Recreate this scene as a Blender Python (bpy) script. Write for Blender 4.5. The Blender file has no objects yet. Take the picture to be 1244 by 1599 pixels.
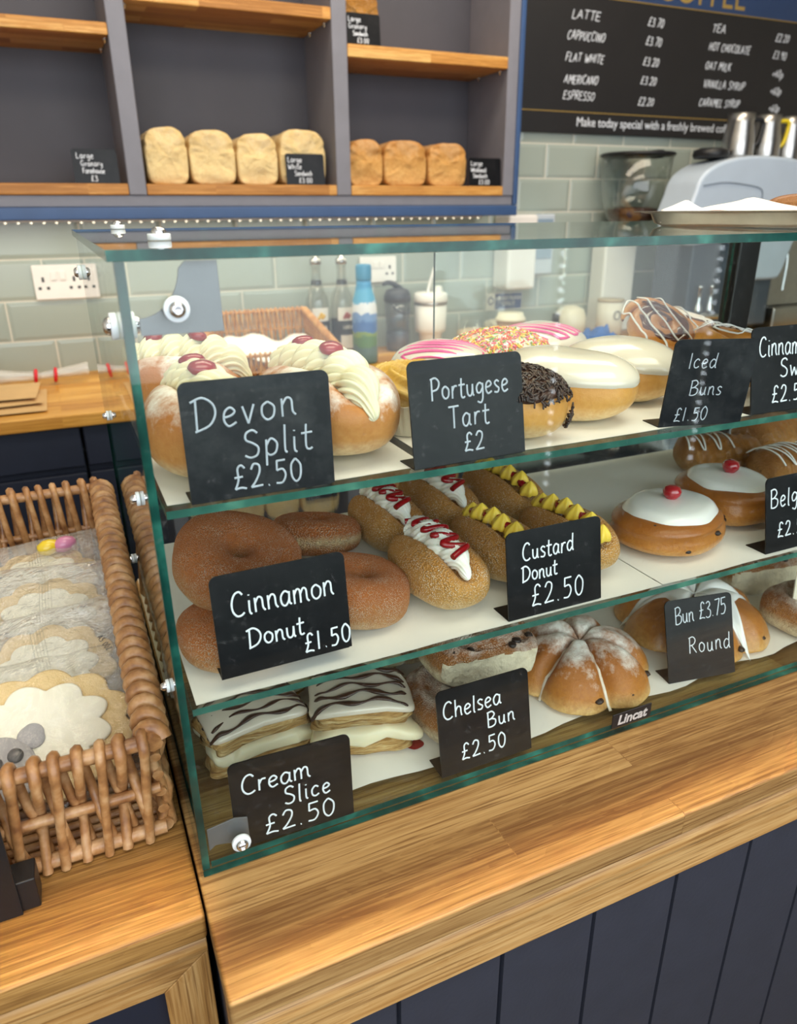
import bpy, math, random
from mathutils import Vector, Matrix, noise as mnoise

# ------------------------------------------------------------------ camera, light, exposure
S = bpy.context.scene
COL = S.collection
PI = math.pi
def lk(o): COL.objects.link(o); return o

cam_d = bpy.data.cameras.new('camera'); cam = lk(bpy.data.objects.new('camera', cam_d))
cam_d.sensor_fit = 'HORIZONTAL'; cam_d.sensor_width = 36.0
cam_d.lens = 1139.3 / 1244 * 36.0
cam_d.clip_start = 0.02
def cam_matrix(yaw, pit, rol):
    cy, sy = math.cos(yaw), math.sin(yaw)
    fw = Vector((sy*math.cos(pit), cy*math.cos(pit), -math.sin(pit)))
    rt = Vector((cy, -sy, 0)); up = rt.cross(fw)
    r2 = rt*math.cos(rol) + up*math.sin(rol); u2 = -rt*math.sin(rol) + up*math.cos(rol)
    m = Matrix((r2, u2, -fw)).transposed()
    return m
cam.matrix_world = Matrix.Translation((0, 0, 1.38)) @ cam_matrix(0.421755, 0.388189, -0.008798).to_4x4()
S.camera = cam
cam_d.dof.use_dof = True; cam_d.dof.focus_distance = 0.66; cam_d.dof.aperture_fstop = 9.0

S.view_settings.view_transform = 'Standard'; S.view_settings.look = 'None'
S.view_settings.exposure = 0.22; S.view_settings.gamma = 1.0
S.view_settings.use_curve_mapping = False
S.cycles.transparent_max_bounces = 40
S.cycles.max_bounces = 10; S.cycles.transmission_bounces = 10; S.cycles.glossy_bounces = 5
S.cycles.use_denoising = True
S.cycles.caustics_reflective = False; S.cycles.caustics_refractive = False

world = bpy.data.worlds.new('world'); S.world = world; world.use_nodes = True
bg = world.node_tree.nodes['Background']; bg.inputs[0].default_value = (0.80, 0.90, 1.0, 1); bg.inputs[1].default_value = 1.3

def lamp(name, kind, loc, energy, color, rot=(0,0,0), **kw):
    d = bpy.data.lights.new(name, kind); d.energy = energy; d.color = color
    for k, v in kw.items(): setattr(d, k, v)
    o = lk(bpy.data.objects.new(name, d)); o.location = loc; o.rotation_euler = rot; return o
# daylight entering the shop window
lamp('window_daylight', 'AREA', (0.3, -1.12, 1.72), 36, (0.93, 0.97, 1.0), rot=(math.radians(90), 0, 0), shape='RECTANGLE', size=3.7, size_y=1.5)
# warm ceiling panels over the customer side and over the back worktop
lamp('ceiling_lamp_customer', 'AREA', (0.6, 0.1, 2.66), 19, (1.0, 0.87, 0.68), shape='RECTANGLE', size=1.6, size_y=0.7)
lamp('ceiling_lamp_staff', 'AREA', (1.0, 1.45, 2.66), 21, (1.0, 0.87, 0.68), shape='RECTANGLE', size=2.2, size_y=0.5)

# warm linear downlights on the ceiling that graze the front edges of the two worktops
lamp('linear_downlight_worktop', 'AREA', (1.16, .292, 2.68), 1.15, (1.0, 0.66, 0.26), shape='RECTANGLE', size=2.25, size_y=.15, spread=math.radians(2.0))
lamp('linear_downlight_left', 'AREA', (-.52, .398, 2.68), .50, (1.0, 0.66, 0.26), shape='RECTANGLE', size=1.1, size_y=.15, spread=math.radians(2.0))

# ------------------------------------------------------------------ helpers: objects
def tag(o, label=None, cat=None, group=None, kind=None):
    if label: o['label'] = label
    if cat: o['category'] = cat
    if group: o['group'] = group
    if kind: o['kind'] = kind
    return o
def thing(name, label, cat, loc=(0,0,0), rz=0, group=None, rot=None):
    o = lk(bpy.data.objects.new(name, None)); o.empty_display_size = 0.02
    o.location = loc; o.rotation_euler = rot if rot else (0, 0, rz)
    return tag(o, label, cat, group)

class MB:
    def __init__(s): s.v = []; s.f = []; s.m = []; s.sm = []
    def add(s, vs, fs, mi=0, smooth=True):
        b = len(s.v); s.v += [tuple(p) for p in vs]
        for i, f in enumerate(fs):
            s.f.append(tuple(b+j for j in f)); s.m.append(mi[i] if isinstance(mi, (list, tuple)) else mi); s.sm.append(smooth)
        return s
    def box(s, x0, x1, y0, y1, z0, z1, mi=0):
        vs = [(x0,y0,z0),(x1,y0,z0),(x1,y1,z0),(x0,y1,z0),(x0,y0,z1),(x1,y0,z1),(x1,y1,z1),(x0,y1,z1)]
        fs = [(0,3,2,1),(4,5,6,7),(0,1,5,4),(2,3,7,6),(1,2,6,5),(3,0,4,7)]   # -z +z -y +y +x -x
        return s.add(vs, fs, mi, False)
    def grid(s, rows, mi=0, closeu=False, smooth=True):
        n = len(rows); k = len(rows[0]); vs = [p for r in rows for p in r]; fs = []
        for i in range(n-1):
            for j in range(k if closeu else k-1):
                fs.append((i*k+j, i*k+(j+1) % k, (i+1)*k+(j+1) % k, (i+1)*k+j))
        return s.add(vs, fs, mi, smooth)
    def tube(s, path, r, seg=8, mi=0, closed=False, cap=True, flat=1.0, flatax=None):
        P = [Vector(p) for p in path]; n = len(P); rows = []; up = None
        for i in range(n):
            a = P[i-1] if (i > 0 or closed) else P[i]; b = P[(i+1) % n] if (i < n-1 or closed) else P[i]
            t = (b-a)
            if t.length < 1e-9: t = Vector((0,0,1))
            t.normalize()
            if up is None:
                up = Vector(flatax) if flatax else (Vector((0,0,1)) if abs(t.z) < .9 else Vector((1,0,0)))
            u = up - t*up.dot(t)
            if u.length < 1e-6: u = t.orthogonal()
            u.normalize(); w = t.cross(u)
            if not flatax: up = u
            rr = r(i/(n-1)) if callable(r) else r
            rows.append([P[i] + u*(math.cos(2*PI*k/seg)*rr*flat) + w*(math.sin(2*PI*k/seg)*rr) for k in range(seg)])
        if closed: rows.append(rows[0])
        s.grid(rows, mi, True)
        if cap and not closed:
            for row, p, rev in ((rows[0], P[0], True), (rows[-1], P[-1], False)):
                vs = row + [p]; s.add(vs, [((k+1) % seg, k, seg) if rev else (k, (k+1) % seg, seg) for k in range(seg)], mi)
        return s
    def lathe(s, prof, c=(0,0,0), seg=28, mi=0, mis=None, axis='z', smooth=True, sx=1, sy=1):
        rows = []
        for r, z in prof:
            row = []
            for k in range(seg):
                a = 2*PI*k/seg; x, y = r*math.cos(a)*sx, r*math.sin(a)*sy
                q = (x, y, z) if axis == 'z' else ((x, -z, y) if axis == '-y' else (-z, x, y))
                row.append((c[0]+q[0], c[1]+q[1], c[2]+q[2]))
            rows.append(row)
        if mis:
            for i in range(len(rows)-1): s.grid(rows[i:i+2], mis[i], True, smooth)
        else: s.grid(rows, mi, True, smooth)
        return s
    def prism(s, poly, a, b, axis='y', mi=0, mi_side=None):
        # poly: list of 2-D points, extruded from a to b along axis
        def P(p, t): return (p[0], t, p[1]) if axis == 'y' else ((p[0], p[1], t) if axis == 'z' else (t, p[0], p[1]))
        n = len(poly); vs = [P(p, a) for p in poly] + [P(p, b) for p in poly]
        fs = [tuple(range(n)), tuple(range(2*n-1, n-1, -1))] + [(i, i+n, (i+1) % n + n, (i+1) % n) for i in range(n)]
        ms = mi if mi_side is None else [mi, mi] + [mi_side]*n
        return s.add(vs, fs, ms, False)
    def build(s, name, mats, parent=None, world=False, bevel=0, seg=2, loc=None, rot=None, subsurf=0, auto=None, weld=False):
        me = bpy.data.meshes.new(name)
        off = parent.location if (parent and world) else Vector((0,0,0))
        me.from_pydata([(v[0]-off[0], v[1]-off[1], v[2]-off[2]) for v in s.v], [], s.f)
        if not isinstance(mats, (list, tuple)): mats = [mats]
        for m in mats: me.materials.append(m)
        for i, p in enumerate(me.polygons): p.material_index = s.m[i]; p.use_smooth = s.sm[i]
        me.update()
        o = lk(bpy.data.objects.new(name, me))
        if parent: o.parent = parent
        if loc: o.location = loc
        if rot: o.rotation_euler = rot
        if weld:
            w = o.modifiers.new('w', 'WELD'); w.merge_threshold = 1e-5
        if bevel:
            b = o.modifiers.new('b', 'BEVEL'); b.width = bevel; b.segments = seg; b.limit_method = 'ANGLE'; b.angle_limit = math.radians(40)
            b.harden_normals = False
            for p in me.polygons: p.use_smooth = True
            wn = o.modifiers.new('n', 'WEIGHTED_NORMAL'); wn.keep_sharp = False
        if subsurf:
            b = o.modifiers.new('s', 'SUBSURF'); b.levels = subsurf; b.render_levels = subsurf
        return o
def struct(o): o['kind'] = 'structure'; return o
def nz(x, y, z, f=1.0, seed=0.0): return mnoise.noise(Vector((x*f+seed*17.3, y*f-seed*7.7, z*f+seed*3.1)))
def crom(pts, n=6, closed=False):
    P = [Vector(p) for p in pts]; out = []; L = len(P)
    if L < 3: return P
    rng = range(L if closed else L-1)
    for i in rng:
        p0 = P[i-1] if (i > 0 or closed) else P[0]; p1 = P[i]; p2 = P[(i+1) % L]; p3 = P[(i+2) % L] if (i+2 < L or closed) else P[-1]
        for k in range(n):
            t = k/n
            out.append(0.5*((2*p1) + (p2-p0)*t + (2*p0-5*p1+4*p2-p3)*t*t + (3*p1-p0-3*p2+p3)*t**3))
    if not closed: out.append(P[-1])
    return out

# ------------------------------------------------------------------ helpers: materials
def lin(h):
    h = h.lstrip('#'); c = [int(h[i:i+2], 16)/255 for i in (0, 2, 4)]
    return tuple((x/12.92 if x <= .04045 else ((x+.055)/1.055)**2.4) for x in c) + (1.0,)
class NT:
    def __init__(s, name):
        s.mat = bpy.data.materials.new(name); s.mat.use_nodes = True; s.nt = s.mat.node_tree
        s.b = s.nt.nodes['Principled BSDF']; s.out = s.nt.nodes['Material Output']
    def n(s, t, props=None, **ins):
        nd = s.nt.nodes.new(t)
        for k, v in (props or {}).items(): setattr(nd, k, v)
        for k, v in ins.items():
            key = int(k[1:]) if k[0] == 'i' and k[1:].isdigit() else k.replace('_', ' ')
            s.set(nd.inputs[key], v)
        return nd
    def set(s, sock, v):
        if isinstance(v, bpy.types.NodeSocket): s.nt.links.new(v, sock)
        elif isinstance(v, bpy.types.Node): s.nt.links.new(v.outputs[0], sock)
        else: sock.default_value = v
    def p(s, **ins):
        for k, v in ins.items(): s.set(s.b.inputs[k.replace('_', ' ')], v)
        return s
    def ramp(s, fac, stops, interp='LINEAR'):
        r = s.n('ShaderNodeValToRGB'); e = r.color_ramp.elements; r.color_ramp.interpolation = interp
        while len(e) > 1: e.remove(e[-1])
        for i, (p, c) in enumerate(stops):
            el = e[0] if i == 0 else e.new(p)
            el.position = p; el.color = lin(c) if isinstance(c, str) else ((c, c, c, 1) if not isinstance(c, tuple) else c)
        s.set(r.inputs[0], fac); return r.outputs[0]
    def mix(s, fac, a, b, mode='MIX'):
        m = s.n('ShaderNodeMix', {'data_type': 'RGBA', 'blend_type': mode})
        s.set(m.inputs[0], fac); s.set(m.inputs[6], lin(a) if isinstance(a, str) else a); s.set(m.inputs[7], lin(b) if isinstance(b, str) else b)
        return m.outputs[2]
    def math(s, op, a, b=0.0, clamp=False):
        m = s.n('ShaderNodeMath', {'operation': op, 'use_clamp': clamp}); s.set(m.inputs[0], a); s.set(m.inputs[1], b); return m.outputs[0]
    def coord(s, which='Object'): return s.n('ShaderNodeTexCoord').outputs[which]
    def mapping(s, vec, scale=(1,1,1), loc=(0,0,0), rot=(0,0,0)):
        m = s.n('ShaderNodeMapping'); s.set(m.inputs[0], vec); m.inputs[1].default_value = loc; m.inputs[2].default_value = rot; m.inputs[3].default_value = scale
        return m.outputs[0]
    def noise(s, vec, scale, detail=4, rough=.55, dist=0.0):
        n_ = s.n('ShaderNodeTexNoise'); s.set(n_.inputs['Vector'], vec); n_.inputs['Scale'].default_value = scale
        n_.inputs['Detail'].default_value = detail; n_.inputs['Roughness'].default_value = rough; n_.inputs['Distortion'].default_value = dist
        return n_.outputs[0]
    def bump(s, h, strength=.3, dist=.01):
        b = s.n('ShaderNodeBump'); b.inputs['Strength'].default_value = strength; b.inputs['Distance'].default_value = dist
        s.set(b.inputs['Height'], h); s.set(s.b.inputs['Normal'], b.outputs[0]); return b
    def sep(s, v):
        x = s.n('ShaderNodeSeparateXYZ'); s.set(x.inputs[0], v); return x.outputs

def paint(name, col, rough=.5, var=.06, scale=12, bump=0.0, bscale=60, metal=0, coat=0, spec=.5, sss=0):
    m = NT(name); c = m.coord()
    nzv = m.noise(c, scale, 3)
    L = lin(col); lo = tuple(x*(1-var) for x in L[:3])+(1,); hi = tuple(min(1, x*(1+var)) for x in L[:3])+(1,)
    m.p(Base_Color=m.ramp(nzv, [(.3, lo), (.7, hi)]), Roughness=rough, Metallic=metal, Coat_Weight=coat, Specular_IOR_Level=spec)
    if sss: m.p(Subsurface_Weight=sss); m.b.inputs['Subsurface Radius'].default_value = (.006, .004, .0025); m.b.inputs['Subsurface Scale'].default_value = 1.0
    if bump: m.bump(m.noise(c, bscale, 4), bump, .004)
    return m.mat
def wood(name, dark='#6a4520', mid='#9a7545', light='#b7945f', stave=(.42, .045), axis=0, seed=0.0, rough=.42, contrast=1.0):
    m = NT(name); x, y, z = m.sep(m.coord())
    if axis == 0: L, W = x, m.math('ADD', y, z)
    elif axis == 1: L, W = y, m.math('ADD', x, z)
    else: L, W = z, m.math('ADD', x, y)
    cv = m.n('ShaderNodeCombineXYZ'); m.set(cv.inputs[0], L); m.set(cv.inputs[1], W); cv.inputs[2].default_value = seed
    bt = m.n('ShaderNodeTexBrick', {'offset': .37, 'offset_frequency': 2})
    m.set(bt.inputs['Vector'], m.mapping(cv.outputs[0], loc=(seed*.31, seed*.113, 0)))
    bt.inputs['Color1'].default_value = (0,0,0,1); bt.inputs['Color2'].default_value = (1,1,1,1); bt.inputs['Mortar'].default_value = (.3,.3,.3,1)
    bt.inputs['Scale'].default_value = 1; bt.inputs['Mortar Size'].default_value = .0004; bt.inputs['Brick Width'].default_value = stave[0]; bt.inputs['Row Height'].default_value = stave[1]
    rnd = bt.outputs[0]
    off = m.n('ShaderNodeCombineXYZ'); m.set(off.inputs[0], m.math('MULTIPLY', rnd, 9.0)); m.set(off.inputs[1], m.math('MULTIPLY', rnd, 3.7)); m.set(off.inputs[2], m.math('MULTIPLY', rnd, 5.1))
    va = m.n('ShaderNodeVectorMath', {'operation': 'ADD'}); m.set(va.inputs[0], cv.outputs[0]); m.set(va.inputs[1], off.outputs[0])
    v = va.outputs[0]
    big = m.noise(m.mapping(v, scale=(2.6, 16, 1)), 1.0, 4, .6, .9)
    rings = m.math('FRACT', m.math('MULTIPLY', big, 9.0))
    grain = m.noise(m.mapping(v, scale=(7, 300, 1)), 1.0, 5, .68)
    pores = m.noise(m.mapping(v, scale=(12, 420, 1)), 1.0, 2, .5)
    t = m.math('ADD', m.math('MULTIPLY', big, .28), m.math('ADD', m.math('MULTIPLY', rings, .05), m.math('MULTIPLY', grain, .66)))
    t = m.math('ADD', t, m.math('MULTIPLY', m.math('SUBTRACT', rnd, .5),   .30*contrast))
    c = m.ramp(t, [(.33, dark), (.50, mid), (.67, light)])
    c = m.mix(m.ramp(pores, [(.34, .75), (.46, 0.0)]), c, dark)
    # a few knots
    kn = m.n('ShaderNodeTexVoronoi'); m.set(kn.inputs['Vector'], m.mapping(cv.outputs[0], scale=(3.1, 6.5, 1), loc=(.3+seed, .2, 0))); kn.inputs['Scale'].default_value = 1
    c = m.mix(m.ramp(kn.outputs['Distance'], [(.012, .85), (.05, 0.0)]), c, '#5a3512')
    m.p(Base_Color=c, Roughness=m.ramp(grain, [(.3, rough+.1), (.7, rough-.04)]), Specular_IOR_Level=.4)
    m.bump(m.math('ADD', grain, pores), .10, .001)
    return m.mat
def bread(name, crust, mid, pale, zs=(.12, .45, .8), sugar=0.0, dust=0.0, dustc='#fbf7ee', rough=.55, nscale=30, blotch=.35, sss=.03, coat=0.0, bumpy=.25, sugarscale=650):
    m = NT(name); g = m.sep(m.coord('Generated')); o = m.coord()
    n1 = m.noise(o, nscale, 5, .6); n2 = m.noise(o, nscale*7, 4, .6)
    z = m.math('ADD', g[2], m.math('MULTIPLY', m.math('SUBTRACT', n1, .5), blotch))
    c = m.ramp(z, [(zs[0], pale), (zs[1], mid), (zs[2], crust)])
    c = m.mix(m.ramp(n2, [(.35, .42), (.62, 0.0)]), c, crust)
    h = n2
    if sugar:
        vo = m.n('ShaderNodeTexVoronoi'); m.set(vo.inputs['Vector'], o); vo.inputs['Scale'].default_value = sugarscale
        sp = m.ramp(vo.outputs['Distance'], [(.22, 1.0), (.40, 0.0)])
        ms = m.math('MULTIPLY', sp, m.math('MULTIPLY', m.ramp(m.noise(o, 45, 3), [(.35, 0.15), (.65, 1.0)]), sugar))
        c = m.mix(ms, c, '#fff1dc'); h = m.math('ADD', n2, m.math('MULTIPLY', vo.outputs['Distance'], -.8))
    if dust:
        nn = m.noise(o, 55, 6, .72); n3 = m.noise(o, 18, 2)
        k = m.math('ADD', m.math('MULTIPLY', nn, .62), m.math('ADD', m.math('MULTIPLY', g[2], .42), m.math('MULTIPLY', n3, .45)))
        c = m.mix(m.math('MULTIPLY', m.ramp(k, [(.80, 0.0), (1.04, 1.0)]), dust), c, dustc)
    m.p(Base_Color=c, Roughness=rough, Subsurface_Weight=sss, Coat_Weight=coat, Specular_IOR_Level=.35, Coat_Roughness=.25)
    m.b.inputs['Subsurface Radius'].default_value = (.008, .004, .002); m.b.inputs['Subsurface Scale'].default_value = .6
    m.bump(m.math('ADD', h, m.math('MULTIPLY', m.noise(o, nscale*22, 3), .5)), min(1.0, bumpy*1.8), .004)
    return m.mat
def glass(name, tint=(.955, .985, .97, 1), rough=0.0, base=.020, smear=0.0):
    m = NT(name); nt = m.nt; nt.nodes.remove(m.b)
    lw = m.n('ShaderNodeLayerWeight'); lw.inputs[0].default_value = .5
    f5 = m.math('POWER', lw.outputs['Facing'], 5.0); fac = m.math('ADD', m.math('MULTIPLY', f5, .9), base, True)
    tr = m.n('ShaderNodeBsdfTransparent'); tr.inputs[0].default_value = tint
    gl = m.n('ShaderNodeBsdfGlossy'); gl.inputs['Roughness'].default_value = rough; gl.inputs[0].default_value = (1,1,1,1)
    mx = m.n('ShaderNodeMixShader'); m.set(mx.inputs[0], fac); m.set(mx.inputs[1], tr.outputs[0]); m.set(mx.inputs[2], gl.outputs[0])
    res = mx.outputs[0]
    if smear:   # faint dust and finger marks on the pane
        df = m.n('ShaderNodeBsdfDiffuse'); df.inputs[0].default_value = (.85, .85, .83, 1)
        k = m.ramp(m.noise(m.coord(), 140, 6, .7), [(.60, 0.0), (.74, smear)])
        m2 = m.n('ShaderNodeMixShader'); m.set(m2.inputs[0], k); m.set(m2.inputs[1], res); m.set(m2.inputs[2], df.outputs[0]); res = m2.outputs[0]
    m.set(m.out.inputs[0], res); return m.mat
def film(name, milky=.10, bumpscale=40, strength=.9, base=.05):
    m = NT(name); nt = m.nt; nt.nodes.remove(m.b); c = m.coord()
    lw = m.n('ShaderNodeLayerWeight'); lw.inputs[0].default_value = .5
    fac = m.math('ADD', m.math('MULTIPLY', m.math('POWER', lw.outputs['Facing'], 3.0), .75), base, True)
    h = m.n('ShaderNodeTexVoronoi', {'feature': 'DISTANCE_TO_EDGE'}); m.set(h.inputs['Vector'], m.mapping(c, scale=(1, .55, 1))); h.inputs['Scale'].default_value = bumpscale
    hh = m.math('ADD', m.math('MULTIPLY', h.outputs['Distance'], 1.2), m.noise(c, bumpscale*1.4, 5, .65, 1.2))
    hh = m.math('ADD', hh, m.math('MULTIPLY', m.noise(m.mapping(c, scale=(.6, 1.3, 1)), bumpscale*.35, 3, .6, 2.5), .9))
    b = m.n('ShaderNodeBump'); b.inputs['Strength'].default_value = strength; b.inputs['Distance'].default_value = .010; m.set(b.inputs['Height'], hh)
    m.set(lw.inputs['Normal'], b.outputs[0])
    tr = m.n('ShaderNodeBsdfTransparent'); tr.inputs[0].default_value = (.97, .97, .96, 1)
    gl = m.n('ShaderNodeBsdfGlossy'); gl.inputs['Roughness'].default_value = .04; m.set(gl.inputs['Normal'], b.outputs[0])
    df = m.n('ShaderNodeBsdfDiffuse'); df.inputs[0].default_value = (.9, .89, .86, 1)
    m1 = m.n('ShaderNodeMixShader'); m1.inputs[0].default_value = milky; m.set(m1.inputs[1], tr.outputs[0]); m.set(m1.inputs[2], df.outputs[0])
    m2 = m.n('ShaderNodeMixShader'); m.set(m2.inputs[0], fac); m.set(m2.inputs[1], m1.outputs[0]); m.set(m2.inputs[2], gl.outputs[0])
    m.set(m.out.inputs[0], m2.outputs[0]); return m.mat
def emit(name, col, st):
    m = NT(name); m.p(Base_Color=lin(col), Emission_Color=lin(col), Emission_Strength=st); return m.mat

OAK = wood('oak_worktop')
OAK2 = wood('oak_left_counter', seed=3.0, stave=(4.0, .088), contrast=.55, dark='#6f4a22', mid='#a67d44', light='#c59d63')
OAKM = wood('oak_moulding', seed=5.0, stave=(3, .5), dark='#7c5327', mid='#ab7e45', light='#c79f66')
OAKV = wood('oak_stile', seed=7.0, stave=(3, .5), axis=2, dark='#7c5327', mid='#ab7e45', light='#c79f66')
OAKS = wood('oak_wall_shelf', seed=9.0, stave=(.30, .05), dark='#a26a2a', mid='#c98d42', light='#e2b36a')
OAKB = wood('oak_back_worktop', seed=11.0, stave=(.6, .05), dark='#b07528', mid='#cf963f', light='#e0ad58')
NAVY = paint('navy_grey_panel_paint', '#2d303c', .55, .08, 30, .06, 200)
NAVYD = paint('dark_navy_cabinet_paint', '#1c2233', .5, .08, 30)
NAVYB = paint('blue_trim_paint', '#34507c', .42, .06, 20)
GREY = paint('grey_shelf_paint', '#7b7a83', .5, .05, 20)
GREYD = paint('dark_grey_back_board', '#4c4a51', .6, .06, 8)
WHITE = paint('white_plastic', '#f2eee8', .35, .03, 20)
NYLON = paint('milky_nylon_washer', '#e6eef0', .35, .03, 20, sss=.2)
CHROME = paint('polished_chrome', '#d9dadc', .12, .03, 20, metal=1)
STEEL = paint('brushed_stainless_steel', '#b9b6b2', .28, .06, 60, metal=1)
STEELP = paint('satin_steel_bracket', '#77767a', .5, .06, 60, .02, 300, metal=.55)
BLACKP = paint('black_plastic', '#17171a', .4, .1, 40)
GLASS = glass('clear_case_glass', smear=.05)
GLASSR = glass('clear_jar_glass', tint=(.95,.96,.95,1), base=.06)
EDGE = None
def edge_mat(name, a, b, c_):
    m = NT(name); c = m.coord(); n1 = m.noise(c, 26, 3)
    m.p(Base_Color=m.ramp(n1, [(.3, a), (.55, b), (.75, c_)]), Roughness=.16, Specular_IOR_Level=.35)
    return m.mat
EDGE = edge_mat('green_glass_edge', '#0d2e2a', '#1a4b43', '#3a8070'); EDGES = edge_mat('pale_green_shelf_edge', '#28524a', '#3c6c5f', '#5f9480')
def slate_mat(name, smear=.10, base='#141418'):
    m = NT(name); c = m.coord(); n1 = m.noise(c, 28, 5, .65)
    L = lin(base); hi = tuple(x+smear*.16 for x in L[:3])+(1,)
    m.p(Base_Color=m.ramp(n1, [(.42, L), (.8, hi)]), Roughness=.32, Specular_IOR_Level=.25)
    return m.mat
SLATE = slate_mat('black_chalk_card', .06, '#101013'); SLATE2 = slate_mat('smeared_chalk_card', .22, '#17181c')
CHALK = paint('white_chalk_pen', '#eef2fb', .7, .05, 90); CHALKG = paint('greyed_chalk_pen', '#b9bfca', .7, .12, 120)
PAPER = paint('white_greaseproof_paper', '#f3efe8', .6, .02, 10, .05, 30)
CREAMPAPER = paint('cream_paper', '#efe6cf', .6, .02, 10)

# ------------------------------------------------------------------ the room
WY = 2.25          # back wall
BZ = 0.974         # back worktop height
CZ = 0.90          # serving counter height
def tile_mat():
    m = NT('sage_metro_tiles'); x, y, z = m.sep(m.coord())
    cv = m.n('ShaderNodeCombineXYZ'); m.set(cv.inputs[0], x); m.set(cv.inputs[1], z)
    v = m.mapping(cv.outputs[0], loc=(.02165, -(1.0666-10*.1047), 0))
    def brick(mort, smooth, c1, c2, cm):
        b = m.n('ShaderNodeTexBrick', {'offset': .5, 'offset_frequency': 2}); m.set(b.inputs['Vector'], v)
        for k, c in (('Color1', c1), ('Color2', c2), ('Mortar', cm)): b.inputs[k].default_value = lin(c)
        b.inputs['Scale'].default_value = 1; b.inputs['Mortar Size'].default_value = mort; b.inputs['Mortar Smooth'].default_value = smooth
        b.inputs['Brick Width'].default_value = .2107; b.inputs['Row Height'].default_value = .1047; return b
    b1 = brick(.0022, .1, '#a3ada4', '#acb5ab', '#d8d5c6'); b2 = brick(.013, .9, '#ffffff', '#ffffff', '#000000')
    m.p(Base_Color=b1.outputs[0], Roughness=m.ramp(b1.outputs['Fac'], [(.2, .16), (.8, .8)]))
    m.bump(m.math('ADD', m.math('MULTIPLY', b2.outputs['Fac'], -1.0), m.math('MULTIPLY', b1.outputs['Fac'], -.6)), .6, .004)
    return m.mat
TILE = tile_mat()
PLASTER = paint('warm_white_wall_paint', '#e9e3d6', .8, .03, 6, .05, 90)
FLOORM = wood('grey_floor_planks', dark='#5b5046', mid='#7a6c5e', light='#938575', stave=(1.2, .14), rough=.5)
CEILM = paint('white_ceiling_paint', '#f1eee6', .85, .02, 5)
struct(MB().box(-1.8, 4.2, WY, WY+.12, 0, 2.7).build('wall_back', TILE))
struct(MB().box(-1.8, 4.2, -1.72, WY+.12, -.08, 0).build('floor', FLOORM))
struct(MB().box(-1.8, 4.2, -1.32, WY+.12, 2.7, 2.8).build('ceiling', CEILM))
struct(MB().box(-1.9, -1.8, -1.72, WY+.12, 0, 2.7).build('wall_left', PLASTER))
struct(MB().box(4.2, 4.3, -1.72, WY+.12, 0, 2.7).build('wall_right', PLASTER))
# shop front behind the camera: wall with a wide window opening
wf = MB()
wf.box(-1.8, 4.2, -1.32, -1.20, 0, .90); wf.box(-1.8, 4.2, -1.32, -1.20, 2.58, 2.7); wf.box(-1.8, -1.55, -1.32, -1.20, .90, 2.58); wf.box(2.2, 4.2, -1.32, -1.20, .90, 2.58)
struct(wf.build('wall_front', NAVY))
wn = MB()
for a, b, c, d in ((-1.55, 2.2, .90, .96), (-.15, 2.2, 2.50, 2.58), (-1.55, -1.49, .96, 2.58), (2.14, 2.2, .96, 2.50), (-1.49, -.15, 2.565, 2.58)): wn.box(a, b, -1.30, -1.23, c, d)
struct(wn.build('window_1', NAVYB, bevel=.004))

# ------------------------------------------------------------------ wall shelf unit
FY = 2.015
su = thing('wall_shelf_unit', 'grey and blue painted wall shelf unit with oak shelves holding loaves', 'shelf unit', (.5, 2.13, 1.372))
XL = -.50; XR = 1.3017; ZT = 2.36
MB().box(XL, XR-.016, WY-.012, WY-.001, 1.40, ZT).build('back_panel', GREYD, su, True)
b = MB(); b.box(XL, XR-.0157, FY+.004, WY-.012, 1.4007, 1.4262); b.build('bottom_rail', GREY, su, True, .002)
MB().box(XL, XR, FY-.003, WY-.001, 1.372, 1.4003).build('blue_bottom_trim', NAVYB, su, True, .003)['label'] = 'dark blue trim along the bottom'
MB().box(XR-.0157, XR, FY-.003, WY-.001, 1.4008, ZT).build('blue_side_trim', NAVYB, su, True, .003)['label'] = 'bright blue outer side'
for x0, x1 in ((.2012, .2424), (.7325, .7735), (1.2505, 1.2858)):
    MB().box(x0, x1, FY, WY-.012, 1.4265, ZT).build('divider', GREY, su, True, .0025)
    d = su.children[-1]
for x0, x1, z0, z1 in ((XL, .2008, 1.4266, 1.4518), (.2428, .7321, 1.4266, 1.4518), (.7739, 1.2501, 1.4266, 1.4518),
                       (XL, .2008, 1.7555, 1.780), (.2428, .7321, 1.8268, 1.8533), (.7739, 1.2501, 1.7505, 1.7795)):
    MB().box(x0, x1, FY-.001, WY-.0125, z0, z1).build('shelf_board', OAKS, su, True, .0025)
for x, z in ((.1965, 1.752), (.7275, 1.823), (1.2465, 1.747), (.2475, 1.823), (.7785, 1.747)):
    for y in (2.05, 2.17): MB().lathe([(0, -.006), (.003, -.006), (.003, .0), (.0055, .001), (.0055, .0035), (0, .0035)], (x, y, z), 10).build('shelf_pin', CHROME, su, True)
# LED strip under the unit
ls = thing('under_shelf_light_strip', 'thin strip of warm LED dots under the wall shelf unit', 'light strip', (.45, 2.19, 1.36))
MB().box(XL, XR-.02, 2.182, 2.198, 1.3665, 1.3715).build('channel', WHITE, ls, True)
m = MB()
for i in range(60): m.lathe([(0, 0), (.0022, .0004), (.0028, .002), (.0028, .003)], (XL+.03+i*.0295, 2.190, 1.3636), 8)
LEDM = emit('warm_led', '#fff3d8', 2.2); o = m.build('diodes', LEDM, ls, True); o['kind'] = 'stuff'
lamp('under_shelf_glow', 'AREA', (.45, 2.12, 1.362), 1.6, (1.0, .9, .7), shape='RECTANGLE', size=1.5, size_y=.03)

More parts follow.
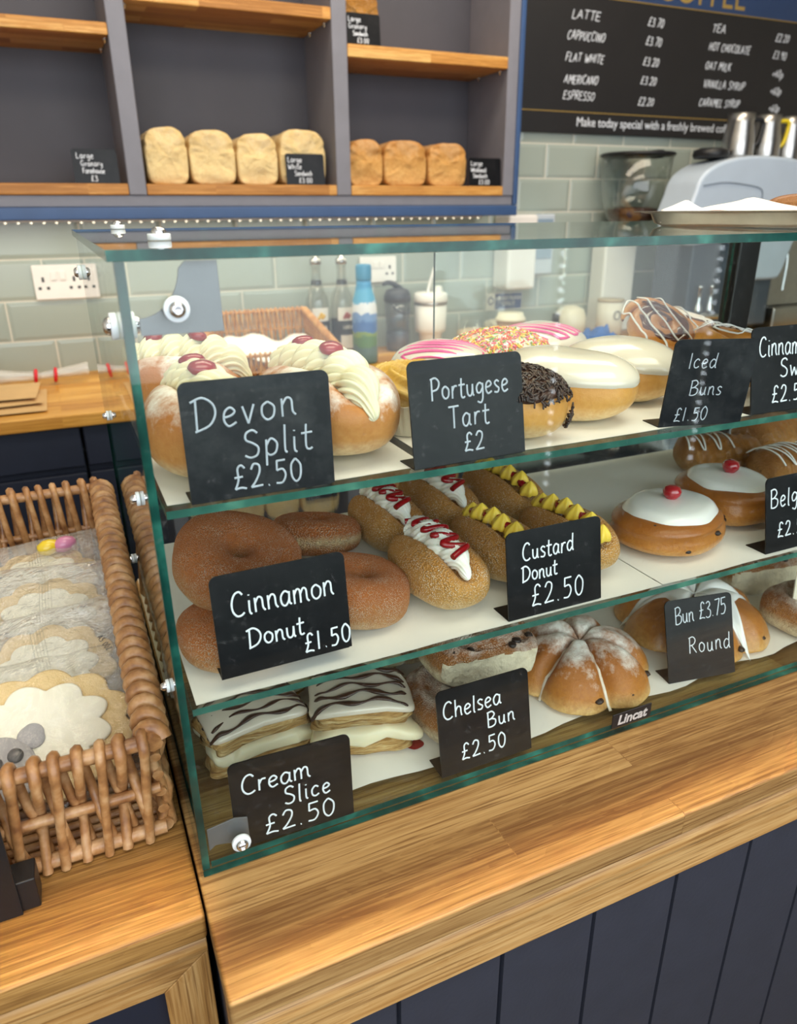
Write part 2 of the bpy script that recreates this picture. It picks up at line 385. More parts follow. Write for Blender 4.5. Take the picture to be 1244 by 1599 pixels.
# ------------------------------------------------------------------ serving counter
ct = thing('serving_counter', 'dark grey panelled serving counter below the oak worktop', 'counter', (1.1, .65, 0))
gx = [.0589+.0945*i for i in range(24)]; gx = [.03]+[g for g in gx if g > .05]+[2.3]
m = MB(); px = [(.03, .3500)]
for g in gx[1:-1]: px += [(g-.0022, .3500), (g-.0010, .3555), (g+.0010, .3555), (g+.0022, .3500)]
px += [(2.3, .3500), (2.3, .368), (.03, .368)]
m.prism(px, .0, .8135, 'z'); m.build('grooved_front_panel', NAVY, ct, True)
MB().box(.03, 2.3, .369, 1.0, .08, .868).build('carcass', NAVY, ct, True)
half = [(.3560, .8745), (.3560, .8722)] + [(.3510-.0100*math.cos(a), .8595+.0125*math.sin(a)) for a in [PI/2-PI*k/10 for k in range(11)]] + [(.3520, .8470), (.3520, .8445)]
half = half + [(.3475, .8145), (.365, .8145), (.365, .8745)]
MB().prism(half, .0275, 2.3, 'x').build('rounded_moulding', OAKM, ct, True, .0015)
wt = MB().box(.0272, 2.3, .3395, 1.0, .8752, CZ).build('serving_worktop', OAK, None, bevel=.003, seg=3)
tag(wt, 'long stave oak worktop carrying the glass display case', 'worktop')

# left counter flap
lt = MB().box(-1.3, .0255, .4135, 1.0, .8752, CZ).build('left_worktop', OAK2, None, bevel=.0035, seg=3)
tag(lt, 'wide plank oak worktop under the wicker basket of biscuits', 'worktop')
lc = thing('left_counter_cabinet', 'oak framed cabinet with dark navy panel under the left worktop', 'cabinet', (-.5, .7, 0))
mould = [(.4300, .8725), (.4245, .8725)] + [(.4225-.006*math.cos(a), .8635+.009*math.sin(a)) for a in [PI/2-PI*k/8 for k in range(9)]] + [(.4245, .8545), (.43, .8535)]
MB().prism(mould, -1.3, .0245, 'x').build('rounded_moulding', OAKM, lc, True, .001)
m = MB(); m.add([(-1.3, .4235, .853), (.0245, .4235, .853), (-.012, .4235, .8235), (-1.3, .4235, .8235), (-1.3, .445, .853), (.0245, .445, .853), (-.012, .445, .8235), (-1.3, .445, .8235)],
    [(0,3,2,1), (4,5,6,7), (0,1,5,4), (2,3,7,6), (1,2,6,5), (3,0,4,7)], 0, False); m.build('top_rail', OAKM, lc, True, .001)
m = MB(); m.add([(.0248, .4235, .8526), (.0248, .4235, .0), (-.0116, .4235, .0), (-.0116, .4235, .8232), (.0248, .445, .8526), (.0248, .445, .0), (-.0116, .445, .0), (-.0116, .445, .8232)],
    [(0,3,2,1), (4,5,6,7), (0,1,5,4), (2,3,7,6), (1,2,6,5), (3,0,4,7)], 0, False); m.build('stile', OAKV, lc, True, .001)
MB().box(-1.3, -.012, .438, .444, 0, .823).build('navy_panel', NAVYD, lc, True)['label'] = 'dark navy inset panel'
MB().box(-1.3, .024, .446, .99, .05, .873).build('carcass', NAVYD, lc, True)

# ------------------------------------------------------------------ back worktop and cabinets
bw = MB().box(-1.78, 3.6, 1.735, WY-.001, .9445, BZ).build('back_worktop', OAKB, None, bevel=.003)
tag(bw, 'light oak back worktop along the tiled wall', 'worktop')
xs = -1.78
for i in range(9):
    c = thing('back_cabinet', 'dark navy handleless base cabinet under the back worktop at the frame edge' if i != 3 else 'dark navy handleless base cabinet seen behind the wicker basket', 'cabinet', (xs+.297, 1.98, 0), 0, 'navy back cabinets')
    c['label'] = 'dark navy handleless base cabinet under the oak back worktop'
    MB().box(xs+.003, xs+.591, 1.785, WY-.002, .1, .9435).build('carcass', NAVYD, c, True)
    MB().box(xs+.004, xs+.590, 1.764, 1.784, .845, .940).build('drawer_front', NAVYD, c, True, .002)
    MB().box(xs+.004, xs+.590, 1.764, 1.784, .11, .828).build('door', NAVYD, c, True, .002)
    xs += .594

# ------------------------------------------------------------------ glass display case
CX0, CX1, CY0, CY1, CT = .0312, 1.075, .4464, .955, 1.357
dc = thing('glass_display_case', 'green-edged glass counter display case filled with pastries', 'display case', (.55, .70, CZ))
G, E = 0, 1
GM = [GLASS, EDGE]
MB().box(CX0, CX1, CY0, CY0+.006, .9012, CT-.0004, [E,E,G,G,E,E]).build('front_pane', GM, dc, True)
MB().box(CX0, CX0+.006, CY0+.0066, CY1, .9012, CT-.0004, [E,E,E,E,G,G]).build('side_pane', GM, dc, True)
MB().box(CX1-.006, CX1, CY0+.0066, CY1, .9012, CT-.0004, [E,E,E,E,G,G]).build('side_pane', GM, dc, True)
tp = MB().box(CX0-.0035, CX1+.003, 0, CY1-CY0+.0065, 0, .0062, [G,G,E,E,E,E])
tp.v = [(x-dc.location.x, y, z) for x, y, z in tp.v]
tp.build('top_pane', GM, dc, loc=(0, CY0-.0025-dc.location.y, CT-CZ), rot=(math.radians(.35), 0, 0))
MB().box(.0385, CX1-.008, .4535, .94, .9015, .9075, [G,G,E,E,E,E]).build('base_pane', GM, dc, True)
MB().box(.0437, CX1-.012, .480, .880, 1.1892, 1.1950, [G,G,E,E,E,E]).build('shelf_pane', [GLASS, EDGES], dc, True)
MB().box(.0415, CX1-.012, .465, .900, 1.0380, 1.0438, [G,G,E,E,E,E]).build('shelf_pane', [GLASS, EDGES], dc, True)
MB().box(.466, 1.005, .912, .917, .925, 1.348, [E,E,G,G,E,E]).build('sliding_door', GM, dc, True)
MB().box(1.010, 1.056, .905, .93, .908, 1.355).build('black_post', BLACKP, dc, True, .003)['label'] = 'black rear upright'
def bolt(c, axis, r=.0074, depth=.0036, parent=dc, sgn=1):
    m = MB(); m.lathe([(0, 0), (r*.96, 0), (r, depth*.15), (r, depth*.85), (r*.95, depth), (0, depth)], (0,0,0), 28)
    o = m.build('bolt_washer', NYLON, parent); o['label'] = 'milky plastic washer'
    rot = {'z': (0,0,0), '-y': (PI/2, 0, 0), '-x': (0, -PI/2, 0), 'y': (-PI/2, 0, 0), 'x': (0, PI/2, 0)}[axis]
    o.location = Vector(c)-parent.location; o.rotation_euler = rot
    k = MB(); rr = r*.66
    k.lathe([(rr, depth+.0002), (rr, depth+.0012), (rr*.86, depth+.0030), (rr*.52, depth+.0042), (rr*.40, depth+.0042), (rr*.36, depth+.0026), (0, depth+.0026)], (0,0,0), 24)
    h = k.build('bolt_head', CHROME, o)
for x, z in ((.0615, 1.3305), (.0623, .9254)): bolt((x, CY0-.0002, z), '-y')
for x, y in ((.0720, .5641), (.0760, .94)): bolt((x, y, CT+.0064+(y-CY0)*.0061), 'z', .0080, .0045)
for y, z in ((.945, 1.3211), (.485, 1.318), (.5227, 1.192), (.8331, 1.180), (.5085, 1.0406), (.7832, 1.0300)):
    big = z > 1.3
    bolt((CX0-.0002, y, z), '-x', .0082 if big else .0052, .0042 if big else .0026)
    if big: bolt((CX0+.0062, y, z), 'x', .0082, .004)
bolt((1.02, CY0-.0002, 1.3305), '-y')
# curved steel corner brackets behind the front pane
def bracket(pts, y, name='corner_bracket'):
    MB().prism(pts, y, y+.0015, 'y').build(name, STEELP, dc, True, .0003, 1)
def P2(*a): return a
def br_top(x0, z1):   # plate with a quarter-circle bite out of the inner corner
    L = .0415; w = .0235
    pts = [(x0+.010+L-.0185, z1), (x0+.010+L, z1), (x0+.0105+L, z1-L*.98), (x0+.004, z1-L*.98), (x0+.004, z1-L*.74)]
    cx, cz, r = x0+.004, z1, L*.74
    pts += [(cx+r*math.sin(a)*.82, cz-r*math.cos(a)) for a in [PI/2*k/12 for k in range(1, 12)]]
    return pts
bracket(br_top(CX0+.006, CT-.001), CY0+.0072)
bb = [(CX0+.0075, .918), (CX0+.0075, .9395), (.0605, .9395+.003), (.0705, .9395), (.0705, .9085)] + [(CX0+.0075+.026*math.cos(a), .9085+.0135*math.sin(a)) for a in [PI/2*k/8 for k in range(0, 8)]]
bracket(bb, CY0+.0072)
# maker badge on the lower front pane
bd = thing('maker_badge', 'small black oblong maker badge stuck low on the front pane', 'badge', (.4500, CY0-.0006, .9185))
MB().box(.4262, .4745, CY0-.0016, CY0-.0004, .9105, .9268).build('plate', BLACKP, bd, True, .0004)
SILV = paint('silver_print', '#cfcbc8', .35, .03, 30, metal=.3)
def font(txt, size, loc, mat, parent=None, name='lettering', rot=(PI/2, 0, 0), align='LEFT', shear=0, offset=0, ext=.0002, space=1.0, sx=1.0):
    c = bpy.data.curves.new(name, 'FONT'); c.body = txt; c.size = size; c.align_x = align; c.shear = shear; c.offset = offset; c.extrude = ext; c.space_character = space; c.resolution_u = 4
    c.materials.append(mat); o = lk(bpy.data.objects.new(name, c)); o.rotation_euler = rot; o.scale = (sx, 1, 1)
    bpy.context.view_layer.update()
    me = bpy.data.meshes.new_from_object(o.evaluated_get(bpy.context.evaluated_depsgraph_get())); me.name = name
    bpy.data.objects.remove(o); o = lk(bpy.data.objects.new(name, me)); o.rotation_euler = rot; o.scale = (sx, 1, 1)
    if parent: o.parent = parent; o.location = Vector(loc)-parent.location
    else: o.location = loc
    return o
font('Lincat', .0150, (.4503, CY0-.0018, .9139), SILV, bd, align='CENTER', shear=.18, offset=.0004)

# ------------------------------------------------------------------ handwriting
GL = {
'A': (.72, ['0 0 .32 1', '.32 1 .66 0', '.13 .36 .54 .36']), 'B': (.66, ['.06 1.02 .06 0', '.0 .98 .35 1.03 .52 .8 .3 .56 .08 .52', '.3 .55 .58 .42 .55 .12 .3 0 .04 .02']),
'C': (.66, ['.56 .86 .42 1 .2 .92 .05 .6 .06 .25 .22 .03 .42 .02 .58 .12']), 'D': (.74, ['.1 .98 .06 0', '-.06 .9 .3 1 .6 .78 .66 .45 .45 .12 .0 -.02']),
'E': (.58, ['.05 1 .05 0', '.05 1 .52 1', '.05 .52 .45 .52', '.05 0 .54 0']), 'F': (.56, ['.05 1 .05 0', '.05 1 .55 1', '.05 .55 .42 .55']),
'G': (.72, ['.58 .86 .4 1 .15 .88 .05 .5 .12 .15 .35 0 .6 .12 .62 .4', '.38 .42 .64 .42']), 'H': (.68, ['.05 1 .05 0', '.6 1 .6 0', '.05 .5 .6 .5']), 'I': (.25, ['.1 1 .1 0']),
'K': (.62, ['.05 1 .05 0', '.55 1 .06 .45', '.2 .55 .58 0']), 'L': (.54, ['.08 1 .05 0', '.05 0 .5 .02']), 'M': (.84, ['.04 0 .1 1', '.1 1 .4 .35', '.4 .35 .7 1', '.7 1 .76 0']),
'N': (.7, ['.05 0 .07 1', '.07 1 .58 0', '.58 0 .62 1']), 'O': (.74, ['.34 1 .1 .82 .05 .4 .25 .02 .5 .08 .66 .5 .56 .9 .34 1']), 'P': (.6, ['.08 1 .06 0', '.0 .95 .32 1.02 .54 .8 .42 .52 .1 .44']),
'R': (.64, ['.08 1 .06 0', '.0 .95 .34 1.02 .54 .8 .4 .55 .1 .48', '.22 .5 .6 0']), 'S': (.6, ['.52 .88 .35 1 .12 .9 .1 .66 .34 .52 .52 .34 .46 .08 .22 0 .02 .1']),
'T': (.62, ['0 .98 .6 1', '.3 1 .28 0']), 'U': (.66, ['.05 1 .06 .3 .2 .02 .42 .04 .56 .35 .6 1']), 'V': (.64, ['.02 1 .3 0', '.3 0 .62 1']), 'W': (.88, ['.02 1 .2 0', '.2 0 .42 .7', '.42 .7 .6 0', '.6 0 .84 1']),
'X': (.6, ['.02 1 .55 0', '.55 1 .02 0']), 'Y': (.6, ['.02 1 .28 .5', '.58 1 .28 .5 .24 0']),
'a': (.56, ['.44 .5 .25 .6 .06 .4 .08 .1 .25 0 .42 .22 .46 .56', '.46 .56 .44 .12 .54 .02']), 'b': (.54, ['.08 1 .06 .02', '.06 .35 .25 .58 .45 .42 .42 .1 .2 0 .06 .1']), 'c': (.48, ['.42 .5 .25 .6 .06 .4 .08 .1 .25 0 .44 .1']),
'd': (.58, ['.44 .48 .25 .58 .06 .38 .08 .1 .25 0 .42 .2', '.5 1.0 .46 .15 .54 0']), 'e': (.5, ['.06 .3 .3 .34 .42 .46 .28 .6 .1 .48 .06 .2 .2 0 .45 .1']), 'f': (.42, ['.42 .92 .28 1 .18 .85 .16 .3 .12 -.1', '.02 .55 .36 .57']),
'g': (.54, ['.44 .5 .25 .6 .06 .42 .1 .16 .28 .14 .44 .35', '.46 .58 .44 -.1 .3 -.34 .08 -.26']), 'h': (.54, ['.08 1 .06 0', '.06 .3 .22 .56 .4 .5 .42 .2 .46 0']), 'i': (.24, ['.1 .58 .09 .1 .18 0', '.11 .78 .115 .82']),
'k': (.5, ['.08 1 .06 0', '.42 .6 .07 .28', '.18 .36 .46 0']), 'l': (.22, ['.12 1 .08 .1 .16 0']), 'm': (.8, ['.06 .58 .06 0', '.06 .35 .2 .58 .34 .5 .35 0', '.35 .35 .5 .58 .64 .5 .66 .12 .76 0']), 'n': (.54, ['.06 .58 .06 0', '.06 .35 .22 .58 .38 .5 .4 .14 .5 0']),
'o': (.54, ['.26 .58 .08 .46 .06 .18 .22 0 .42 .1 .46 .4 .26 .58']), 'p': (.54, ['.08 .58 .04 -.36', '.07 .35 .25 .6 .46 .42 .4 .1 .2 0 .07 .1']), 'r': (.4, ['.08 .58 .06 0', '.06 .3 .2 .55 .38 .56']),
's': (.44, ['.38 .52 .22 .6 .08 .48 .2 .32 .36 .2 .28 .02 .04 .04']), 't': (.42, ['.2 .95 .16 .15 .28 0 .4 .06', '.0 .62 .42 .64']), 'u': (.54, ['.06 .56 .07 .15 .2 0 .36 .12 .42 .56', '.42 .56 .42 .1 .5 0']),
'v': (.48, ['.04 .58 .2 0', '.2 0 .42 .6']), 'w': (.7, ['.04 .58 .16 0', '.16 0 .34 .45', '.34 .45 .48 0', '.48 0 .66 .6']), 'y': (.5, ['.06 .58 .1 .2 .26 .12 .4 .3', '.44 .58 .4 -.1 .22 -.34 .04 -.24']),
'0': (.58, ['.28 1 .08 .75 .08 .25 .26 0 .46 .2 .5 .7 .28 1']), '1': (.3, ['.12 .98 .1 0']), '2': (.56, ['.06 .78 .2 1 .42 .92 .42 .62 .22 .25 .02 .02', '.02 .02 .54 .05']), '3': (.54, ['.08 .9 .3 1 .44 .8 .2 .55', '.2 .55 .46 .42 .44 .1 .2 0 .02 .1']),
'4': (.56, ['.36 1 .02 .35', '.02 .35 .54 .38', '.38 .7 .36 0']), '5': (.54, ['.12 1 .1 .58', '.1 .58 .36 .62 .48 .35 .32 .04 .04 .04', '.1 .99 .5 1']), '6': (.54, ['.42 .95 .18 .7 .06 .3 .22 0 .44 .15 .38 .42 .1 .35']), '7': (.52, ['.04 .98 .5 1', '.5 1 .2 0']), '9': (.54, ['.44 .8 .25 1 .06 .78 .18 .55 .44 .75', '.46 .9 .4 0']),
'£': (.58, ['.5 .86 .36 1 .2 .86 .2 .4 .04 .02', '.04 .02 .3 .06 .52 .0', '.04 .5 .4 .52']), '.': (.26, ['.08 .04 .12 .06']), '+': (.5, ['.24 .7 .24 .2', '.02 .45 .46 .45']), 'Z': (.56, ['.05 1 .5 1', '.5 1 .04 0', '.04 0 .54 .02']), '8': (.54, ['.28 .55 .1 .75 .26 1 .44 .78 .28 .55 .06 .25 .26 0 .46 .25 .28 .55']), ' ': (.4, []),
}
def write(mb, txt, x, y, s, rad=.0008, slant=.0, wx=1.0, gap=.12, rise=0.0, jit=.03, z=0.0, rnd=None):
    """strokes laid on the local XY plane; x,y baseline start; s cap height"""
    rnd = rnd or random.Random(hash(txt) % 1000 if False else sum(map(ord, txt)))
    cx = x
    for ch in txt:
        w, st = GL[ch]; dy = rnd.uniform(-jit, jit)*s; sc = 1+rnd.uniform(-jit, jit)
        for sk in st:
            q = [float(a) for a in sk.split()]; P = [(q[i], q[i+1]) for i in range(0, len(q), 2)]
            P3 = [(cx+(a*wx+b*slant)*s*sc, y+dy+b*s*sc+rise*(cx-x+a*s), z) for a, b in P]
            pth = crom(P3, 4) if len(P3) > 2 else [Vector(p) for p in P3]
            mb.tube(pth, rad, 6, 0, flat=.35, flatax=(0, 0, 1))
        cx += (w*wx+gap)*s
    return cx
def card_outline(w, h, r=.006):
    pts = [(0, 0), (w, 0)]
    for k in range(7): a = PI/2*k/6; pts.append((w-r+r*math.cos(a), h-r+r*math.sin(a)))
    for k in range(7): a = PI/2+PI/2*k/6; pts.append((r+r*math.cos(a), h-r+r*math.sin(a)))
    return pts
def price_card(label, pos, yaw, w, h, lines, lean=3, roll=0, mat=None, chalk=None, foot=.026, group='chalk price cards', cat='price card', footdir=1):
    """pos = bottom left front corner, yaw about z; lines = (text, u, v, capheight, kw) as fractions of the card"""
    t = thing('price_card', label, cat, pos, 0, group, rot=(0, 0, yaw))
    mat = mat or SLATE; th = .0014
    tilt = (PI/2+math.radians(-lean), 0, 0)
    m = MB(); m.prism(card_outline(w, h), -th, 0, 'z'); c = m.build('card', mat, t, loc=(0, 0, .0008), rot=tilt)
    c.rotation_euler = (PI/2-math.radians(lean), math.radians(roll), 0)
    m = MB(); m.box(.0, w*.98, .0005 if footdir > 0 else -foot, foot if footdir > 0 else -.0005, 0, .0009); m.build('foot', mat, t)
    if lines:
        m = MB()
        for ln in lines:
            tx, u, v, sh = ln[:4]; kw = dict(ln[4]) if len(ln) > 4 else {}
            kw.setdefault('rad', .00085); write(m, tx, u*w, v*h, sh*h, z=.0002, **kw)
        m.build('handwriting', chalk or CHALK, c)
    return t
U, MZ, BZc = 1.1955, 1.0443, .9080      # shelf tops and base top of the case
D = 'black chalk card reading '
price_card(D+'Devon Split £2.50, on the top shelf', (.0615, .4835, U), 0, .104, .083, [('Devon', .08, .60, .26, dict(wx=1.0, rise=.05)), ('Split', .38, .33, .24, dict(wx=1.0)), ('£2.50', .29, .06, .21, dict(wx=.95))], 3, 0, SLATE2, CHALKG)
price_card(D+'Portugese Tart £2, on the top shelf', (.2310, .4830, U), .03, .103, .082, [('Portugese', .18, .62, .20, dict(wx=.84, gap=.07)), ('Tart', .32, .34, .21, dict(wx=.9)), ('£2', .44, .10, .18)], 10, 0, SLATE, CHALKG)
price_card(D+'Iced Buns £1.50, leaning to one side', (.4850, .4950, U), -.16, .088, .080, [('Iced', .20, .68, .17, dict(rad=.0006)), ('Buns', .28, .36, .17, dict(rad=.0006)), ('£1.50', .16, .06, .16, dict(rad=.0006))], -4, 2, SLATE2, CHALKG)
price_card(D+'Cinnamon Swirl, partly cut off by the photo edge', (.5960, .4900, U), -.02, .104, .082, [('Cinnamon', .09, .66, .23, dict(wx=.8, gap=.05)), ('Swirl', .36, .40, .22), ('£2.50', .26, .10, .20)], 11)
price_card(D+'Cinnamon Donut £1.50, propped on ring donuts', (.0665, .4740, MZ+.012), .02, .105, .081, [('Cinnamon', .13, .58, .24, dict(wx=.86, gap=.05)), ('Donut', .22, .25, .19, dict(wx=.95, gap=.06)), ('£1.50', .63, .06, .19, dict(wx=.9))], 8)
price_card(D+'Custard Donut £2.50, beside custard finger donuts', (.3180, .4720, MZ), 0, .101, .080, [('Custard', .16, .66, .20, dict(wx=.85, gap=.06)), ('Donut', .15, .42, .18, dict(wx=.85, gap=.06)), ('£2.50', .24, .10, .25, dict(wx=.95))], 9)
price_card(D+'Belgian bun, cut off by the photo edge', (.6360, .4740, MZ), 0, .104, .080, [('Belgian', .06, .60, .24, dict(wx=.9)), ('£2.50', .16, .18, .20)], 12)
price_card(D+'Cream Slice £2.50, low in front of layered slices', (.0600, .4560, BZc), -.04, .099, .080, [('Cream', .09, .62, .22, dict(wx=1.0, gap=.06)), ('Slice', .42, .36, .21, dict(wx=.9)), ('£2.50', .24, .06, .23, dict(wx=1.1))])
price_card(D+'Chelsea Bun £2.50, in front of a torn fruit bun', (.2460, .4570, BZc), 0, .0955, .083, [('Chelsea', .06, .66, .20, dict(wx=.95, gap=.06)), ('Bun', .52, .42, .18), ('£2.50', .22, .13, .19)], 11)
price_card(D+'Bun £3.75 Round, in front of an iced round', (.5330, .4800, BZc), -.16, .083, .090, [('Bun £3.75', .14, .70, .20, dict(wx=.72, gap=.03, rise=.06, rad=.0006)), ('Round', .32, .32, .20, dict(wx=.85, rad=.0006))], 18, 0)
# pale card at the far edge of the bottom row
price_card('cream card with a printed dark ring at the picture edge of the bottom tier', (.735, .50, BZc+.035), 0, .09, .05, [('O', .05, .45, .42, dict(rad=.0012))], 4, 0, CREAMPAPER, BLACKP)
# cards on the wall shelf
WD = 'small black chalk card reading '
SZ = 1.4522
price_card(WD+'Large Granary Farmhouse £3, on the empty shelf', (.0850, 2.030, SZ), 0, .100, .074, [('Large', .10, .72, .17), ('Granary', .18, .50, .16, dict(wx=.9)), ('Farmhouse', .20, .29, .15, dict(wx=.8, gap=.06)), ('£3', .36, .06, .16)], 5)
price_card(WD+'Large White Sandwich £3.00, against a pale loaf', (.5975, 2.024, SZ), 0, .105, .074, [('Large', .06, .72, .17), ('White', .06, .50, .16), ('Sandwich', .22, .29, .16, dict(wx=.85, gap=.06)), ('£3.00', .32, .06, .16)], 5)
price_card(WD+'Large Wholemeal Sandwich £3.00, beside brown loaves', (1.1420, 2.024, SZ), 0, .106, .074, [('Large', .06, .72, .17), ('Wholemeal', .06, .50, .15, dict(wx=.85, gap=.06)), ('Sandwich', .12, .29, .16, dict(wx=.85, gap=.06)), ('£3.00', .30, .06, .16)], 5)
price_card(WD+'Granary Sandwich, on the upper shelf under a seeded loaf', (.7775, 2.024, 1.7800), 0, .092, .070, [('Large', .06, .72, .16), ('Granary', .06, .50, .16), ('Sandwich', .18, .28, .15, dict(wx=.8, gap=.06)), ('£3.00', .3, .06, .15)], 5)
# back of a card on the left counter
bt = thing('counter_card_holder', 'plain black card stand seen from behind on the left worktop', 'card stand', (-.150, .4660, CZ), 0)
MB().prism([(x, z) for x, z in card_outline(.105, .102)], .0, .0022, 'y').build('card', BLACKP, bt, loc=(-.052, .004, .0005))
MB().box(-.048, .0655, .0068, .0285, .0003, .0285).build('base_block', BLACKP, bt, bevel=.0012)

# ------------------------------------------------------------------ drinks menu board
mb_ = thing('drinks_menu_board', 'large black drinks menu board with white handwriting and navy header', 'menu board', (2.15, WY-.012, 1.62))
BOARD = paint('matt_black_board', '#201e1f', .45, .08, 12); GOLD = paint('gold_line', '#b99a55', .4, .05, 30, metal=.4); HEADN = paint('navy_header', '#2b4066', .45, .05, 12)
MB().box(1.40, 3.10, 2.233, WY-.001, 1.621, 2.0062).build('board', BOARD, mb_, True, .002)
MB().box(1.40, 3.10, 2.233, WY-.001, 2.0066, 2.20).build('header', HEADN, mb_, True, .002)['label'] = 'navy header band'
MB().box(1.40, 3.10, 2.2312, 2.2332, 1.6826, 1.6852).build('gold_line', GOLD, mb_, True)
MB().box(1.56, 3.10, 2.2312, 2.2332, 2.0035, 2.0062).build('gold_line', GOLD, mb_, True)
font('COFFEE', .125, (1.935, 2.2326, 2.020), GOLD, mb_, 'header_lettering', sx=.92, space=1.0)
font('Make today special with a freshly brewed coffee', .0385, (1.657, 2.2322, 1.6435), CHALK, mb_, 'slogan_lettering', sx=.945)
m = MB()
YB = 2.2322
rows = [('LATTE', 1.610, 1.9430, '£3.70', 1.914, 1.9440), ('CAPPUCCINO', 1.598, 1.8860, '£3.70', 1.913, 1.8905), ('FLAT WHITE', 1.597, 1.8270, '£3.20', 1.910, 1.8320), ('AMERICANO', 1.597, 1.7650, '£3.20', 1.908, 1.7770), ('ESPRESSO', 1.597, 1.7190, '£2.20', 1.906, 1.7150),
        ('TEA', 2.195, 1.9480, '£2.20', 2.50, 1.942), ('HOT CHOCOLATE', 2.191, 1.8930, '£3.90', 2.50, 1.888), ('OAT MILK', 2.185, 1.8370, '+40p', 2.51, 1.830), ('VANILLA SYRUP', 2.187, 1.7810, '+60p', 2.515, 1.776), ('CARAMEL SYRUP', 2.178, 1.7250, '+60p', 2.52, 1.720)]
for a, x, z, p, x2, z2 in rows:
    wx = {'LATTE': 1.35, 'CAPPUCCINO': .82, 'FLAT WHITE': .90, 'AMERICANO': .80, 'ESPRESSO': .90, 'TEA': 1.2, 'HOT CHOCOLATE': .80, 'OAT MILK': .88, 'VANILLA SYRUP': .90, 'CARAMEL SYRUP': .82}[a]
    for tx, xx, zz, ww in ((a, x, z, wx), (p, x2, z2, .92)):
        q = MB(); write(q, tx, 0, 0, .0235, .0015, .22, ww, .12, jit=.06)
        m.add([(xx+v[0], YB-v[2], zz+v[1]) for v in q.v], q.f)
m.build('handwriting', CHALK, mb_, True)

# ------------------------------------------------------------------ dough and icing
CINN = bread('cinnamon_sugar_crust', '#c9753e', '#da9a5f', '#f0d0a2', (.02, .36, .85), sugar=.95, blotch=.35, rough=.75, bumpy=.5, sugarscale=1000)
def banded():
    m = bread('cinnamon_crust_pale_band', '#b96a38', '#c98a54', '#c98a54', (.02, .36, .85), sugar=.8, rough=.75, bumpy=.5); r = [n for n in m.node_tree.nodes if n.type == 'VALTORGB' and len(n.color_ramp.elements) == 3][0].color_ramp.elements
    for e, (p, c) in zip(r, ((.22, '#c07a45'), (.46, '#efd3a4'), (.66, '#bd6f3c'))): e.position = p; e.color = lin(c)
    return m
CINNB = banded()
FING = bread('sugared_finger_crust', '#c28743', '#d8a55e', '#f2dcae', (.08, .40, .85), sugar=.9, blotch=.45, rough=.7, bumpy=.4)
SPLIT = bread('soft_bun_crust', '#b5713a', '#cf9455', '#f0ddb0', (.08, .34, .80), dust=.85, blotch=.22, rough=.42, bumpy=.10)
BUN = bread('plain_bun_crust', '#c98a40', '#dca55a', '#f2ddae', (.06, .35, .8), blotch=.25, rough=.4, bumpy=.08)
CHEL = bread('sugared_chelsea_crust', '#8f5527', '#b97d40', '#f0e0bb', (.30, .50, .82), sugar=.5, dust=.55, blotch=.25, rough=.55, bumpy=.35)
ROUND = bread('dusted_round_crust', '#9a5a26', '#b9772f', '#e5bf7c', (.05, .35, .85), dust=.9, blotch=.30, rough=.42, bumpy=.15)
BELG = bread('glazed_belgian_crust', '#9c5c26', '#bb7a35', '#dba961', (.05, .40, .9), blotch=.5, rough=.25, bumpy=.15, coat=.4)
FLAKY = bread('flaky_pastry', '#a5682c', '#c48a45', '#dcb273', (.05, .4, .9), blotch=.8, rough=.35, bumpy=.6, coat=.3, nscale=60)
SWIRLP = bread('golden_swirl_pastry', '#c27a2c', '#d7993f', '#e9c078', (.05, .4, .9), blotch=.4, rough=.28, bumpy=.2, coat=.4)
PUFF = bread('layered_puff_pastry', '#8f6a38', '#b8935a', '#d6bd88', (.05, .4, .9), blotch=.9, rough=.7, bumpy=.7, nscale=70)
CRUL = bread('fried_cruller_dough', '#d9ab4e', '#e6c06a', '#f1d994', (.05, .4, .9), blotch=.3, rough=.35, bumpy=.1, coat=.3)
def puff_mat():
    m = NT('flaky_layers'); o = m.coord(); n1 = m.noise(m.mapping(o, scale=(45, 45, 520)), 1.0, 4, .6); n2 = m.noise(o, 60, 4)
    m.p(Base_Color=m.mix(m.ramp(n2, [(.4, 0.0), (.7, .5)]), m.ramp(n1, [(.32, '#7d5526'), (.48, '#b98f52'), (.66, '#dfc48e')]), '#c99f5e'), Roughness=.7)
    m.bump(n1, .9, .004); return m.mat
PUFF = puff_mat()
CRUMB = paint('pale_torn_crumb', '#e2d4b6', .85, .14, 70, .9, 160)
CREAM = paint('whipped_cream', '#fbf6ea', .45, .02, 30, sss=.25); CLOT = paint('yellow_cream', '#efe4c2', .42, .03, 30, sss=.25)
CUST = paint('yellow_custard', '#f8d24c', .4, .05, 40, sss=.2); JAM = paint('red_jam', '#8f0a14', .18, .10, 40, coat=.25); CHERRY = paint('glace_cherry', '#a50a1c', .08, .1, 30, coat=1.0)
ICING = paint('white_icing', '#f2efea', .22, .02, 20, coat=.4, sss=.1); ICINGW = paint('warm_white_icing', '#e2d6c4', .2, .03, 20, coat=.6, sss=.1); PINK = paint('pink_icing', '#e0468a', .3, .05, 30)
CHOC = paint('dark_chocolate', '#3a2217', .3, .1, 50); CURR = paint('currant', '#241612', .45, .2, 80); FILL = paint('cinnamon_filling', '#5a2c17', .25, .15, 60, coat=.5)

